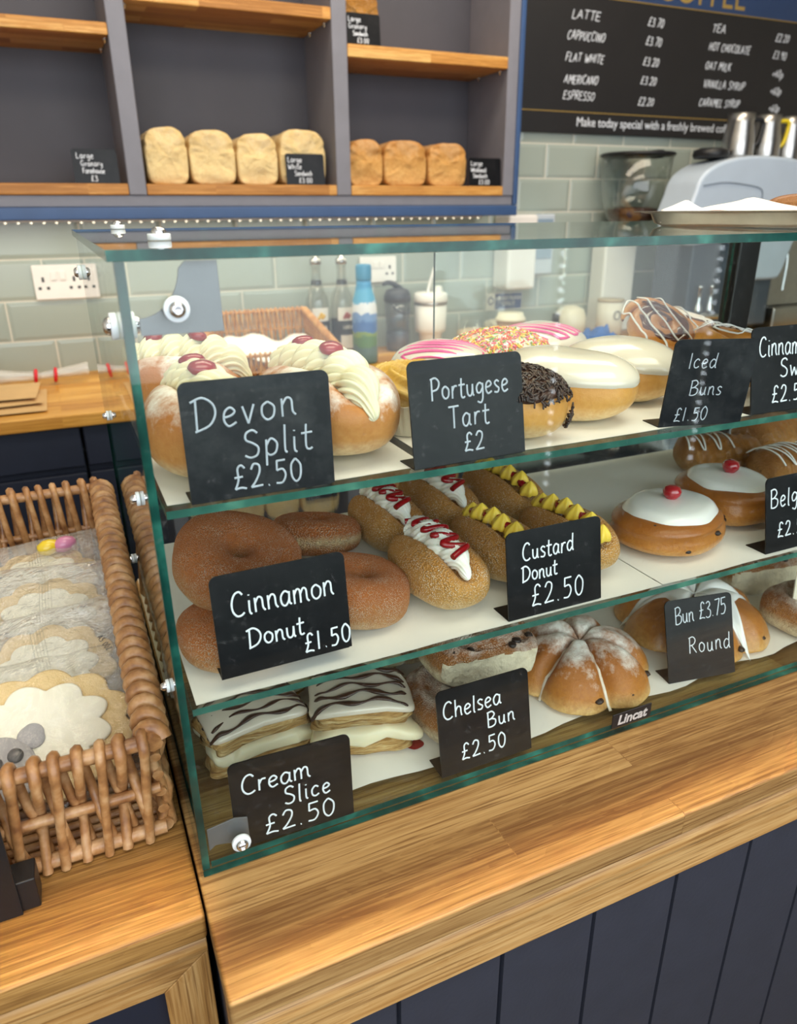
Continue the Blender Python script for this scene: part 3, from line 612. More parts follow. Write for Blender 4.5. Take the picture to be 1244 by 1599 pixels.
class Sq:
    """superquadric dough form standing on z = 0"""
    def __init__(s, rx, ry, h, e1=.8, e2=.9, amp=.03, freq=22, seed=0, slit=0, slitw=.012, flat=.06, low=None, axis='y'):
        s.__dict__.update(locals())
    def pt(s, th, ph, off=0.0, raw=False):
        c, si = math.cos, math.sin
        pw = lambda v, e: math.copysign(abs(v)**e, v)
        x = pw(c(ph), s.e1)*pw(c(th), s.e2); y = pw(c(ph), s.e1)*pw(si(th), s.e2); z = pw(si(ph), s.e1)
        p = Vector((x*s.rx, y*s.ry, z*s.h/2))
        n = Vector((x/s.rx, y/s.ry, z/(s.h/2))); n.normalize()
        d = nz(p.x, p.y, p.z, s.freq, s.seed)*s.amp*min(s.rx, s.ry)*2 + off
        p = p + n*d
        p.z += s.h/2
        if s.slit and p.z > s.h*.45:
            a = p.x if s.axis == 'y' else p.y; L = (p.y/s.ry if s.axis == 'y' else p.x/s.rx)
            k = math.exp(-(a/s.slitw)**2)*max(0, 1-abs(L)**6)
            p.z -= s.slit*k
            # lips bulge apart
            if s.axis == 'y': p.x += math.copysign(.25*s.slitw, p.x)*math.exp(-((abs(p.x)-s.slitw)/s.slitw)**2)
        if p.z < s.flat*s.h: p.z = s.flat*s.h*(.2+.8*max(0, p.z/(s.flat*s.h))) if p.z > 0 else 0
        return p
    def mesh(s, mb=None, nu=56, nv=30, mi=0):
        mb = mb or MB(); rows = []
        for j in range(nv+1):
            ph = -PI/2+PI*j/nv; rows.append([s.pt(2*PI*i/nu, ph) for i in range(nu)])
        mb.grid(rows, mi, True); return mb
    def cap(s, thick=.003, edge=.25, wob=.12, freq=3.0, mb=None, nu=72, nv=16, seed=1, drips=0.0):
        mb = mb or MB(); rows = []
        for j in range(nv+1):
            v = j/nv; row = []
            for i in range(nu):
                th = 2*PI*i/nu
                e = edge + wob*nz(math.cos(th), math.sin(th), seed*3.3, freq*.5, seed) + drips*max(0, nz(math.cos(th), math.sin(th), 5+seed, 2.6, seed))*-1
                ph = e+(PI/2-e)*v
                o = thick*min(1.0, math.sqrt(v*7)) if v > 0 else -.0015
                row.append(s.pt(th, ph, o))
            rows.append(row)
        mb.grid(rows, 0, True); return mb
    def top(s, x, y):
        g = (abs(x/s.rx))**(2/s.e2)+(abs(y/s.ry))**(2/s.e2)
        q = max(0.0, 1-min(1.0, g)**(s.e2/s.e1))
        return s.h/2+s.h/2*q**(s.e1/2)
def piped(path, r, seg=42, lobes=7, tw=2.5, depth=.22, hump=0, hd=.18, endt=.35):
    """star-nozzle rope along a path"""
    P = crom(path, 14); n = len(P); mb = MB(); rows = []
    for i in range(n):
        a, b = P[max(0, i-1)], P[min(n-1, i+1)]; t = (b-a).normalized(); u = Vector((0,0,1)); u = (u-t*u.dot(t)).normalized(); w = t.cross(u)
        s_ = i/(n-1); R = r*min(1, .15+s_/max(.001, endt*.4))*min(1, ((1-s_)/endt)**.6 if s_ > 1-endt else 1)
        if hump: R *= 1-hd+hd*abs(math.sin(PI*hump*s_))
        R = max(R, 1e-4); row = []
        for k in range(seg):
            ph = 2*PI*k/seg; q = R*(1+depth*(abs(math.cos(lobes*.5*(ph+tw*2*PI*s_)))*2-1.2))
            row.append(P[i]+u*q*math.cos(ph)+w*q*math.sin(ph))
        rows.append(row)
    mb.grid(rows, 0, True); return mb
def rosette(mb, c, r, h, lobes=7, mi=0, lean=(0, 0)):
    rows = []
    for j in range(9):
        v = j/8; R = r*(1-v**2.4)*(1 if j else .9)+1e-4; row = []
        for k in range(28):
            a = 2*PI*k/28+v*1.2; q = R*(1+.2*math.cos(lobes*a)*(1-v*.5)); row.append((c[0]+q*math.cos(a)+lean[0]*v*h, c[1]+q*math.sin(a)+lean[1]*v*h, c[2]+h*v))
        rows.append(row)
    mb.grid(rows, mi, True)
def currants(spots, r, parent):
    for i, (p, n) in enumerate(spots):
        m = MB(); m.lathe([(0, -r*.6), (r*.8, -r*.4), (r, 0), (r*.75, r*.4), (0, r*.6)], (0,0,0), 10)
        for k, v in enumerate(m.v):
            q = 1+.25*nz(v[0], v[1], v[2], 300, i); m.v[k] = (v[0]*q*(1.2 if i % 2 else 1), v[1]*q, v[2]*q)
        o = m.build('currant', CURR, parent, loc=p)
def surfpt(s, deg, ph, off=0): return s.pt(math.radians(deg), ph, off)

# ---- ring donuts rolled in cinnamon sugar
def ring_donut(label, loc, R, r, hole=.35, rot=(0,0,0), seed=0, group='cinnamon ring donuts', sq=.74):
    t = thing('cinnamon_donut', label, 'donut', loc, 0, group, rot=rot); mat = CINNB if seed == 11 else CINN
    m = MB(); rows = []; nu, nv = 72, 30
    for i in range(nu):
        a = 2*PI*i/nu; row = []
        for j in range(nv):
            b = 2*PI*j/nv; cb, sb = math.cos(b), math.sin(b)
            rr = R*.56+R*.44*math.copysign(abs(cb)**.85, cb); zz = r*sq*math.copysign(abs(sb)**.8, sb)
            rr = max(rr, R*.10)
            q = 1+.055*nz(math.cos(a)*rr, math.sin(a)*rr, zz, 26, seed)+.03*nz(math.cos(a), math.sin(a), 0, 1.3, seed)
            row.append((rr*math.cos(a)*q, rr*math.sin(a)*q, zz*q+r*sq))
        rows.append(row)
    rows.append(rows[0]); m.grid(rows, 0, True); m.build('dough', mat, t)
    return t
ring_donut('large cinnamon sugar ring donut lying on another, top of the pile', (.1035, .592, MZ+.034), .057, .031, rot=(math.radians(23), math.radians(-3), .5), seed=2)
ring_donut('cinnamon sugar ring donut lying flat underneath at the tier corner', (.0945, .532, MZ+.0004), .0505, .024, seed=5)
ring_donut('cinnamon sugar ring donut beside the Cinnamon Donut card, dark dimple on top', (.1985, .543, MZ+.006), .0485, .028, rot=(math.radians(11), math.radians(3), 1.0), seed=8)
ring_donut('cinnamon sugar ring donut at the back, its pale side band showing', (.2040, .670, MZ+.010), .0465, .024, rot=(math.radians(12), math.radians(6), 2.0), seed=11)

# ---- finger donuts
def finger_donut(label, loc, rx, ry, h, kind, rz=0, seed=0, group='filled finger donuts'):
    t = thing('finger_donut', label, 'donut', loc, rz, group)
    s = Sq(rx, ry, h, .85, .82, .035, 26, seed, slit=.014, slitw=.009)
    s.mesh(nu=60, nv=34).build('dough', FING, t)
    zt = lambda y: s.top(0, y)-.004
    if kind == 'cream':
        ys = [ry*.82-(ry*1.72)*k/8 for k in range(9)]
        piped([(.0015*math.sin(k*2.2), y, zt(y)) for k, y in enumerate(ys)], .0150, lobes=11, tw=1.3, depth=.15, hump=4.5, hd=.26).build('cream', CREAM, t)
        zz = []
        for k in range(11):
            y = ry*.72-(ry*1.42)*k/10; zz.append(((.0100 if k % 2 else -.0100), y, zt(y)+.0118))
        MB().tube([p+Vector((0, 0, .0010*math.cos(i*.5))) for i, p in enumerate(crom(zz, 8))], .0030, 10).build('jam_zigzag', JAM, t)
    else:
        n = 6
        m = MB()
        for k in range(n):
            y = ry*.78-(ry*1.55)*k/(n-1); rosette(m, (.001*(-1)**k, y, zt(y)-.002), .0098, .017, 6, 0, (0, -.2))
        m.build('custard', CUST, t)
        MB().tube([p for p in crom([(.003*(-1)**k, ry*.8-(ry*1.6)*k/8, zt(ry*.8-(ry*1.6)*k/8)+.004) for k in range(9)], 6)], .0042, 8).build('jam_line', JAM, t)
    return t
finger_donut('cream finger donut with red jam zigzag, behind the pale-banded ring donut', (.287, .672, MZ), .0345, .054, .056, 'cream', .10, 1)
finger_donut('cream finger donut with jam at the back, beside the custard ones', (.364, .700, MZ), .0350, .062, .056, 'cream', .10, 4)
finger_donut('cream finger donut with jam nearest the front glass', (.2840, .546, MZ), .0365, .062, .058, 'cream', .06, 7)
finger_donut('custard finger donut at the rear of the donut rows', (.446, .690, MZ), .0345, .064, .056, 'custard', .05, 10)
finger_donut('custard finger donut half hidden behind the Custard Donut card', (.3600, .566, MZ), .0345, .060, .056, 'custard', .06, 13)
finger_donut('custard finger donut poking out past the Custard Donut card', (.4400, .556, MZ), .0350, .062, .056, 'custard', .04, 16)

# ---- devon splits
def devon(label, loc, rx, ry, h, rz, seed, jam=2, cr=.019):
    t = thing('devon_split', label, 'cream bun', loc, rz, 'devon split cream buns')
    s = Sq(rx, ry, h, .80, .95, .035, 18, seed, slit=.022, slitw=.014)
    s.mesh(nu=72, nv=40).build('bun', SPLIT, t)
    zt = lambda y: s.top(0, y)-.008
    ys = [ry*.90-(ry*1.72)*k/8 for k in range(9)]
    pts = [(0, y, zt(y)) for y in ys]; pts.append((0, -ry*.98, h*.52))
    piped(pts, cr, seg=112, lobes=13, tw=1.2, depth=.17, hump=6.5, hd=.27, endt=.25).build('cream', CLOT, t)
    for k in range(jam):
        y = ry*(.48-.72*k); m = MB(); m.lathe([(.0001, .0055), (.004, .005), (.0075, .003), (.009, 0), (.007, -.003)], (0,0,0), 20, sx=1.3)
        m.v = [(a*(1+.15*nz(a, b, 0, 200, k)), b, c) for a, b, c in m.v]; m.build('jam_blob', JAM, t, loc=(.002*(-1)**k, y, zt(y)+cr*.98), rot=(.25 if y < 0 else -.15, 0, .4))
    return t
devon('dusted cream bun in the near corner, mostly behind the Devon Split card', (.0885, .556, U), .0465, .060, .072, .10, 3, 2)
devon('dusted cream bun behind the corner one, cream and jam at the top glass edge', (.100, .705, U), .052, .060, .072, 1.1, 6, 2)
devon('dusted cream bun right of the Devon Split card, thick piped cream facing out', (.1880, .566, U), .0540, .074, .076, .20, 9, 2, .020)

# ---- cruller in a paper case beside the Portuguese tart card
cr = thing('cruller', 'golden twisted cruller in a paper case, left of the Portugese Tart card', 'pastry', (.2800, .592, U))
m = MB(); rows = []
for i in range(97):
    a = 2*PI*i/96; row = []
    for k in range(42):
        b = 2*PI*k/42; q = .0145*(1+.20*math.cos(8*b+9*a)); row.append(((.026+q*math.cos(b))*math.cos(a), (.026+q*math.cos(b))*math.sin(a), .040+q*math.sin(b)*1.15))
    rows.append(row)
m.grid(rows, 0, True); m.build('dough', CRUL, cr)
m = MB(); rows = []
for z, r in ((.0005, .026), (.0005, .028), (.030, .041), (.0305, .0405), (.001, .0275)):
    rows.append([((r+(.0012 if k % 2 else -.0012)*(z > .001))*math.cos(2*PI*k/72), (r+(.0012 if k % 2 else -.0012)*(z > .001))*math.sin(2*PI*k/72), z) for k in range(72)])
m.grid(rows, 0, True, False); m.build('paper_case', CREAMPAPER, cr)
ct2 = thing('custard_tart', 'small browned custard tart mostly hidden behind the Portugese Tart card', 'tart', (.313, .534, U))
MB().lathe([(0, 0), (.020, 0), (.030, .016), (.031, .019), (.029, .0195), (.026, .015), (0, .013)], (0,0,0), 40).build('pastry_case', FLAKY, ct2)
MB().lathe([(.0262, .0150), (.018, .0175), (0, .0185)], (0,0,0), 32).build('custard', CUST, ct2)

# ---- iced buns and donuts
def stripes(s, n, ang, width, mat, parent, zig=True, off=.0032, span=.86):
    ca, sa = math.cos(ang), math.sin(ang); pts = []
    for i in range(n):
        u = -span+2*span*i/(n-1); L = math.sqrt(max(0, 1-u*u))*.9
        seq = [(u, -L+2*L*k/10) for k in range(11)]
        if i % 2: seq.reverse()
        pts.append(seq)
    m = MB()
    def world(u, v):
        x = (u*ca-v*sa)*s.rx*.93; y = (u*sa+v*ca)*s.ry*.93; return Vector((x, y, s.top(x, y)+off))
    if zig: m.tube(crom([world(*q) for seq in pts for q in seq], 2), width, 6, flat=.45)
    else:
        for seq in pts: m.tube(crom([world(*q) for q in seq], 2), width, 6, flat=.45)
    return m.build('icing_stripes', mat, parent)
def iced(name, label, loc, rx, ry, h, rz, seed, cap=ICING, edge=.10, stripe=None, group='iced buns and donuts', cat='iced bun', e1=.85, e2=.9, tilt=(0, 0), wob=.14):
    t = thing(name, label, cat, loc, 0, group, rot=(tilt[0], tilt[1], rz))
    s = Sq(rx, ry, h, e1, e2, .03, 20, seed); s.mesh().build('bun', BUN, t)
    s.cap(.0032, edge, wob, seed=seed, drips=.15).build('icing', cap, t)
    if stripe: stripes(s, *stripe, t)
    return t, s
iced('striped_iced_donut', 'white iced donut with pink stripes rising above the Portugese Tart card', (.362, .690, U), .053, .052, .056, .3, 21, ICINGW, .02, (9, .5, .0022, PINK), cat='donut')
iced('striped_iced_donut', 'white iced donut with pink stripes furthest back, behind the sprinkled one', (.540, .770, U), .058, .054, .054, .1, 24, ICINGW, .02, (9, .6, .0022, PINK), cat='donut')
iced('iced_bun', 'plump white iced bun left of the Iced Buns card', (.428, .572, U), .045, .072, .062, .55, 27, ICINGW, .14, cat='iced bun', e2=.8)
iced('iced_bun', 'white iced bun partly hidden behind the Iced Buns card', (.529, .607, U), .041, .062, .060, .35, 30, ICINGW, .14, e2=.8)
def sprinkled(name, label, loc, rx, ry, h, cols, n, lng, rad, seed, rz=0, edge=.15, capm=ICINGW, tilt=(0, 0), side=None):
    t = thing(name, label, 'donut', loc, 0, 'iced buns and donuts', rot=(tilt[0], tilt[1], rz))
    s = Sq(rx, ry, h, .85, .9, .03, 20, seed); s.mesh().build('bun', BUN, t); s.cap(.0026, edge+.04, .15, seed=seed).build('icing', capm, t)
    R = random.Random(seed); m = MB(); mats = [paint('sprinkle', c, .35, .05, 30) for c in cols]
    def put(th, ph):
        p = s.pt(th, ph, .0034); a = s.pt(th+.02, ph, .0034)-p; b = s.pt(th, min(PI/2, ph+.02), .0034)-p
        if a.length < 1e-7: a = Vector((1, 0, 0))
        a.normalize(); b = (b-a*b.dot(a)); b = b.normalized() if b.length > 1e-7 else Vector((0, 1, 0)); nn = a.cross(b); q = R.uniform(0, PI)
        d = (a*math.cos(q)+b*math.sin(q)+nn*R.uniform(-.25, .45)).normalized()*lng; p = p+nn*R.uniform(0, .0012)
        m.tube([p-d, p-d*.8, p+d*.8, p+d], lambda k: rad*(.55 if k in (0, 1) else 1), 5, R.randrange(len(mats)))
    for i in range(n):
        th = R.uniform(0, 2*PI); v = R.random()**.75
        e = edge+.16*nz(math.cos(th), math.sin(th), seed*3.3, 2.5, seed)
        put(th, PI/2-(PI/2-e)*math.sqrt(R.random()))
    if side:
        for i in range(90): put(math.radians(side)+R.gauss(0, .09), R.gauss(-.25, .13))
    o = m.build('sprinkles', mats, t); o['kind'] = 'stuff'; return t
sprinkled('sprinkle_donut', 'donut coated in multicoloured sugar strands between two pink striped ones', (.4480, .715, U), .056, .056, .058, ['#e9b528', '#e6762e', '#e86b8a', '#f4ecd8', '#e04a3a', '#f3d84e', '#86a83e'], 1500, .0026, .0008, 33)
sprinkled('chocolate_sprinkle_donut', 'donut with chocolate strands peeking out beside the Portugese Tart card', (.3540, .530, U), .040, .042, .058, ['#3a2721', '#4a342b', '#2c1d19'], 800, .0028, .0009, 36, edge=.22, side=-38, capm=paint('chocolate_icing', '#4a3024', .3))

# ---- cinnamon swirls
def spiral_pts(turns, r0, r1, n, z0=0, dome=0.0, ph=0):
    out = []
    for i in range(n+1):
        t_ = i/n; a = 2*PI*turns*t_+ph; r = r0+(r1-r0)*t_; out.append(Vector((r*math.cos(a), r*math.sin(a), z0+dome*(1-t_*t_))))
    return out
def swirl(label, loc, R, h, rot=(0, 0, 0), seed=0, drz=5):
    t = thing('cinnamon_swirl', label, 'pastry', loc, 0, 'iced cinnamon swirls', rot=rot)
    turns = 2.4; w = R/(turns+.35)
    m = MB(); rows = []
    P = spiral_pts(turns, w*.25, R-w*.5, 150, h*.46, h*.12)
    for i, p in enumerate(P):
        q = P[min(i+1, 150)]-P[max(i-1, 0)]; q.z = 0; q.normalize(); nrm = Vector((q.y, -q.x, 0)); row = []
        tap = min(1, (150-i)/14+.15, i/8+.3)
        for k in range(18):
            b = 2*PI*k/18; cb, sb = math.cos(b), math.sin(b)
            row.append(p+nrm*(w*.47*tap*math.copysign(abs(cb)**.8, cb)*(1+.12*nz(p.x, p.y, b, 30, seed)))+Vector((0, 0, h*.46*tap*math.copysign(abs(sb)**.6, sb))))
        rows.append(row)
    m.grid(rows, 0, True); m.build('pastry', SWIRLP, t)
    P2_ = [Vector((p.x, p.y, h*.72+p.z*.28)) for p in spiral_pts(turns-.15, w*.75, R-w*1.0, 130, h*.46, h*.12)]
    m = MB(); rows = []
    for i, p in enumerate(P2_):
        q = P2_[min(i+1, 130)]-P2_[max(i-1, 0)]; q.z = 0; q.normalize(); nrm = Vector((q.y, -q.x, 0)); row = []
        for k in range(10):
            b = 2*PI*k/10; row.append(p+nrm*(w*.28*math.cos(b)*(1+.5*nz(p.x, p.y, 0, 60, seed)))+Vector((0, 0, h*.16*math.sin(b)+.004*nz(p.x, p.y, 1, 70, seed))))
        rows.append(row)
    m.grid(rows, 0, True); m.build('cinnamon_filling', FILL, t)
    dz = MB(); RR = random.Random(seed)
    pts = []
    for i in range(drz):
        u = -.82+1.64*i/(drz-1); L = math.sqrt(1-u*u)*1.0
        a, b = (-L, L) if i % 2 == 0 else (L, -L)
        for k in range(9):
            v = a+(b-a)*k/8; x, y = (u+.10*v+RR.uniform(-.03, .03))*R*.93, v*R*.93
            rr = math.hypot(x, y)/R; z = h*.98+.003 if rr < .86 else h*.98-(rr-.86)*h*3.2
            pts.append((x, y, max(h*.45, z)))
    dz.tube(crom(pts, 3), .0013, 6, flat=.7); dz.build('icing_drizzle', ICING, t)
    return t
swirl('large cinnamon swirl with white icing lines propped up behind the Iced Buns card', (.690, .735, U+.034), .058, .026, rot=(math.radians(35), math.radians(-4), .1), seed=1)
swirl('cinnamon swirl tucked behind the large propped one, sides showing', (.815, .830, U+.020), .066, .028, rot=(math.radians(14), math.radians(6), .6), seed=4)
swirl('cinnamon swirl lying above the Cinnamon Swirl card', (.735, .640, U+.020), .058, .030, rot=(math.radians(16), math.radians(4), 1.2), seed=7)
swirl('cinnamon swirl glimpsed between the two right-hand top tier cards', (.655, .575, U+.006), .046, .030, rot=(math.radians(6), 0, 2.2), seed=10)

# ---- belgian buns
def belgian(label, loc, R, h, rz, seed, cher=(0, 0)):
    t = thing('belgian_bun', label, 'iced bun', loc, rz, 'iced belgian buns')
    s = Sq(R, R*.86, h, .62, .92, .045, 16, seed); mb = s.mesh(nu=80, nv=36)
    for i, v in enumerate(mb.v):   # rolled spiral groove round the side and top
        a = math.atan2(v[1], v[0]); rr = math.hypot(v[0], v[1])
        g = math.exp(-((v[2]-h*(.58+.10*math.sin(a+seed)))/(h*.10))**2)*.05 if rr > R*.6 else 0
        mb.v[i] = (v[0]*(1-g), v[1]*(1-g), v[2])
    mb.build('bun', BELG, t)
    s2 = Sq(R*.74, R*.64, h, .62, .95, .05, 16, seed+2)
    m = MB(); rows = []
    for j in range(13):
        v = j/12; row = []
        for i in range(72):
            th = 2*PI*i/72; k = 1+.10*nz(math.cos(th), math.sin(th), seed, 1.6, seed); r = (1-v)*k
            x, y = R*.83*r*math.cos(th), R*.70*r*math.sin(th)
            row.append((x, y, s.top(x*.97, y*.97)+(.0042 if j > 1 else (.0025 if j == 1 else -.002))+.003*(1-r*r)))
        rows.append(row)
    m.grid(rows, 0, True); m.build('icing', ICING, t)
    m = MB(); m.lathe([(0, -.008), (.006, -.0065), (.0096, -.001), (.0098, .003), (.0075, .0072), (.003, .0088), (0, .0085)], (0,0,0), 24); m.build('cherry', CHERRY, t, loc=(cher[0], cher[1], s.top(0, 0)+.0125))
    sp = [(s.pt(math.radians(d), p, -.0024), None) for d, p in ((-158, .75), (-84, .12), (-40, .1), (-33, .15), (-18, .8), (12, .7), (-120, -.2))]
    currants(sp, .0040, t); return t
belgian('belgian bun with smooth white icing and a red cherry, whole in view', (.5680, .548, MZ), .066, .043, .2, 2)
belgian('belgian bun with white icing and cherry behind the Belgian card', (.690, .582, MZ), .064, .044, 1.4, 5)

# ---- flaky pastries
def flaky(label, loc, L, r, rz, seed, driz=3, name='flaky_pastry_roll', spread=(.55, .95)):
    t = thing(name, label, 'pastry', loc, rz, 'glazed flaky pastries')
    m = MB(); rows = []
    for i in range(61):
        u = -1+2*i/60; env = (1-abs(u)**6)**.5*(1-.10*u) if abs(u) < 1 else .0; row = []
        for k in range(36):
            b = 2*PI*k/36; q = r*max(.04, env)*(1+.07*nz(u*3, math.cos(b), math.sin(b), 2.4, seed)+.035*math.sin(9*b+u*9+seed)+.04*math.sin(u*24+3*math.sin(b)))
            row.append((u*L, q*math.cos(b)*1.1, r*.99+q*math.sin(b)*.9))
        rows.append(row)
    m.grid(rows, 0, True); m.build('pastry', FLAKY, t)
    if driz:
        d = MB(); pts = []
        for i in range(driz*2):
            u = -(spread[1])+(spread[1]-spread[0])*.0+ (spread[1]+spread[0]-.2)*i/(driz*2-1)*.7; sg = 1 if i % 2 else -1
            for k in range(5):
                b = PI/2+sg*(-1+.5*k)*1.0; pts.append((u*L+.002*k, r*1.16*math.cos(b)*1.1, r*.99+r*1.10*math.sin(b)*.9))
        d.tube(crom(pts, 3), .0013, 6, flat=.7); d.build('icing_drizzle', ICING, t)
    return t
flaky('flaky pastry roll with icing zigzag on its end, at the rear of the middle tier', (.800, .700, MZ), .060, .027, -.32, 3)
flaky('rough dark flaky pastry behind the drizzled rolls at the picture edge', (.930, .730, MZ), .058, .030, .25, 6, 0)
flaky('flaky pastry roll with two icing lines beside the Belgian card', (.838, .620, MZ), .055, .028, .1, 9, 3)

# ---- cream slices
def slice_(label, loc, L, W, h, rz, seed, tilt=(0, 0)):
    t = thing('cream_slice', label, 'cream slice', loc, 0, 'chocolate feathered cream slices', rot=(tilt[0], tilt[1], rz))
    def slab(z0, z1, ins, amp, mat, name, f=40, bend=.0, rnd=.5):
        m = MB(); rows = []; nu, nv = 96, 22
        for j in range(nv+1):
            ph = -PI/2+PI*j/nv; row = []
            for i in range(nu):
                th = 2*PI*i/nu; pw = lambda v, e: math.copysign(abs(v)**e, v)
                x = pw(math.cos(ph), rnd)*pw(math.cos(th), .28)*(L-ins); y = pw(math.cos(ph), rnd)*pw(math.sin(th), .28)*(W-ins); z = (z0+z1)/2+pw(math.sin(ph), rnd)*(z1-z0)/2
                k = amp*nz(x, y, z*(3.5 if mat is PUFF else 1.0), f, seed)+(.07*nz(x*.4, y*.4, z*9, 70, seed) if mat is PUFF else 0); q = 1+k*1.4
                row.append((x*q, y*q, z+amp*.035*nz(x, y, 2, f*.7, seed)+.008*(1-(x/L)**2)*(z/h))) if z0 > 0 else row.append((x*q, y*q, max(0, z)))
            rows.append(row)
        m.grid(rows, 0, True); return m.build(name, mat, t)
    slab(.0, h*.26, .001, .13, PUFF, 'pastry_base', 60)
    slab(h*.24, h*.30, .006, .05, JAM, 'jam_layer', 40)
    slab(h*.24, h*.60, -.002, .22, CLOT, 'cream', 45)
    slab(h*.50, h*.90, .001, .13, PUFF, 'pastry_top', 60)
    slab(h*.82, h*1.0, -.0012, .09, ICINGW, 'icing', 30)
    m = MB()
    for i in range(5):
        y0 = -W*.82+W*1.64*i/4; pts = []
        for k in range(13):
            x = -L*1.0+L*2.0*k/12; y = y0+W*.10*math.sin(k*1.1+i*2+seed); pts.append((x, y, h*1.0+.0085*(1-(x/L)**2)+.0005-(.006 if k in (0, 12) else 0)))
        m.tube(crom(pts, 4), lambda v, i=i: .0023*(1+.4*math.sin(v*20+i)), 6, flat=.5)
    m.build('chocolate_lines', CHOC, t); return t
slice_('cream slice at the glass corner above the Cream Slice card', (.104, .568, BZc), .047, .030, .046, .1, 2)
slice_('cream slice right of the Cream Slice card, cream oozing from its cut end', (.2020, .545, BZc), .047, .032, .050, -.28, 5)
slice_('cream slice in the second row behind the corner one', (.128, .655, BZc), .046, .030, .046, .05, 8)
slice_('cream slice in the second row, under the edge of the middle tier', (.2300, .650, BZc), .046, .030, .046, -.1, 11)
sm = MB(); sm.lathe([(.0001, .0009), (.004, .0008), (.0062, .0003)], (0,0,0), 18, sx=1.5); sm.v = [(a*(1+.3*nz(a, b, 0, 150)), b*(1+.3*nz(a, b, 3, 150)), c) for a, b, c in sm.v]
jd = sm.build('jam_smear', JAM, None, loc=(.2440, .508, BZc+.0006)); tag(jd, 'smear of red jam on the paper by the cut cream slice', 'jam smear')

# ---- chelsea buns and bun rounds
def chelsea(label, loc, rx, ry, h, rz, seed, torn=True, tilt=(0, 0), e2=.6):
    t = thing('chelsea_bun', label, 'bun', loc, 0, 'sugared fruit buns', rot=(tilt[0], tilt[1], rz))
    s = Sq(rx, ry, h, .55, e2, .05, 16, seed); mb = s.mesh(nu=110, nv=46); cut = -ry*.70
    for i, v in enumerate(mb.v):
        a = math.atan2(v[1]/ry, v[0]/rx); rr = math.hypot(v[0]/rx, v[1]/ry)
        g = math.sin(2*PI*(rr*2.1-a/(2*PI))); v = (v[0], v[1], v[2]+(.0035*g*(rr < .92) if v[2] > h*.7 else 0))
        if torn and v[1] < cut:
            y = cut+(v[1]-cut)*.16+.0022*nz(v[0], v[2], 0, 110, seed)+.0012*nz(v[0], v[2], 5, 300, seed)+.004*nz(v[0], v[2], 3, 30, seed); v = (v[0], y, v[2])
        mb.v[i] = v
    if torn:
        for k, f in enumerate(mb.f):
            c = [sum(mb.v[q][d] for q in f)/len(f) for d in range(3)]
            if c[1] < cut+.004 and c[2] < h*(.70+.05*nz(c[0], 0, 0, 40, seed)): mb.m[k] = 1
    mb.build('bun', [CHEL, CRUMB], t)
    sp = [(s.pt(math.radians(d), p, -.0015), None) for d, p in ((-115, 1.0), (-60, 1.05), (-75, .95), (20, .7), (-20, .8), (-140, .9))]
    currants(sp, .0045, t); return t
chelsea('fruit bun underneath, lower left of the stacked fruit buns', (.298, .530, BZc), .046, .050, .042, .2, 3, True)
chelsea('fruit bun on top with a broad pale torn side, above the Chelsea Bun card', (.3310, .548, BZc+.040), .059, .044, .050, -.06, 6, True, tilt=(math.radians(5), math.radians(3)))
chelsea('fruit bun behind the stacked pair, under the middle tier', (.320, .665, BZc), .052, .044, .040, .3, 9, False)
def lobed(label, loc, R, h, n, rz, seed, mat, icing=None, name='bun_round', cat='bun', group='tear-and-share bun rounds'):
    t = thing(name, label, cat, loc, rz, group)
    m = MB(); rows = []; nu, nv = 144, 40
    def prof(r, th):
        a = (th*n/(2*PI)) % 1.0; d = abs(a-.5)*2                     # 0 at lobe centre, 1 at the seam
        lob = 1-.16*d**3
        q = r/lob
        z = h*(max(0, 1-q**2.6))**.55
        z *= 1-.42*(d**5)*(.35+.65*min(1, r*1.6)) - .22*math.exp(-(r/.16)**2)
        return lob, z
    for j in range(nv+1):
        v = j/nv; row = []
        for i in range(nu):
            th = 2*PI*i/nu; lob, z = prof(0, th)
            if v < .8: r = v/.8*.985; _, z = prof(r*lob, th); rr = r*lob
            else:
                k = (v-.8)/.2; rr = lob*(.985+.015*math.sin(PI*k)) if k < .5 else lob*(1.0-.12*(k-.5)*2); _, zz = prof(.985*lob, th); z = zz*(1-k)
            w = 1+.04*nz(math.cos(th)*rr, math.sin(th)*rr, 0, 2.5, seed)
            row.append((R*rr*w*math.cos(th), R*rr*w*math.sin(th), z+.0025*nz(rr*math.cos(th), rr*math.sin(th), 1, 5, seed)*(z > .004)))
        rows.append(row)
    m.grid(rows, 0, True); vs = [(0, 0, 0)]; m.build('bun', mat, t)
    def top(r, th): _, z = prof(r, th); return Vector((R*r*math.cos(th), R*r*math.sin(th), z+.0012))
    if icing == 'lines':
        for k in range(n):
            th = 2*PI*k/n; mm = MB(); mm.tube([top(.06+.84*i/14, th+.02*math.sin(i))+Vector((0, 0, .0005)) for i in range(15)], lambda v: .0028*(1-.35*v), 8, flat=.6); mm.build('icing_line', ICINGW, t)
    if icing == 'pour':
        mm = MB(); rows2 = []
        for j in range(15):
            row = []
            for i in range(96):
                th = 2*PI*i/96; a = (th*n/(2*PI)) % 1.0; d = abs(a-.5)*2
                ext = .50+.46*(d**3)+.05*nz(math.cos(th), math.sin(th), 0, 3, seed); r = ext*(1-j/14)
                p = top(r, th); p.z += .0030 if j > 0 else -.003; row.append(p)
            rows2.append(row)
        mm.grid(rows2, 0, True); mm.build('icing', ICING, t)
    sp = [(Vector((R*.90*math.cos(math.radians(d)), R*.90*math.sin(math.radians(d)), h*zf)), None) for d, zf in ((-100, .30), (-62, .25), (-40, .2), (-130, .3), (-15, .3))]
    currants(sp, .0046, t); return t
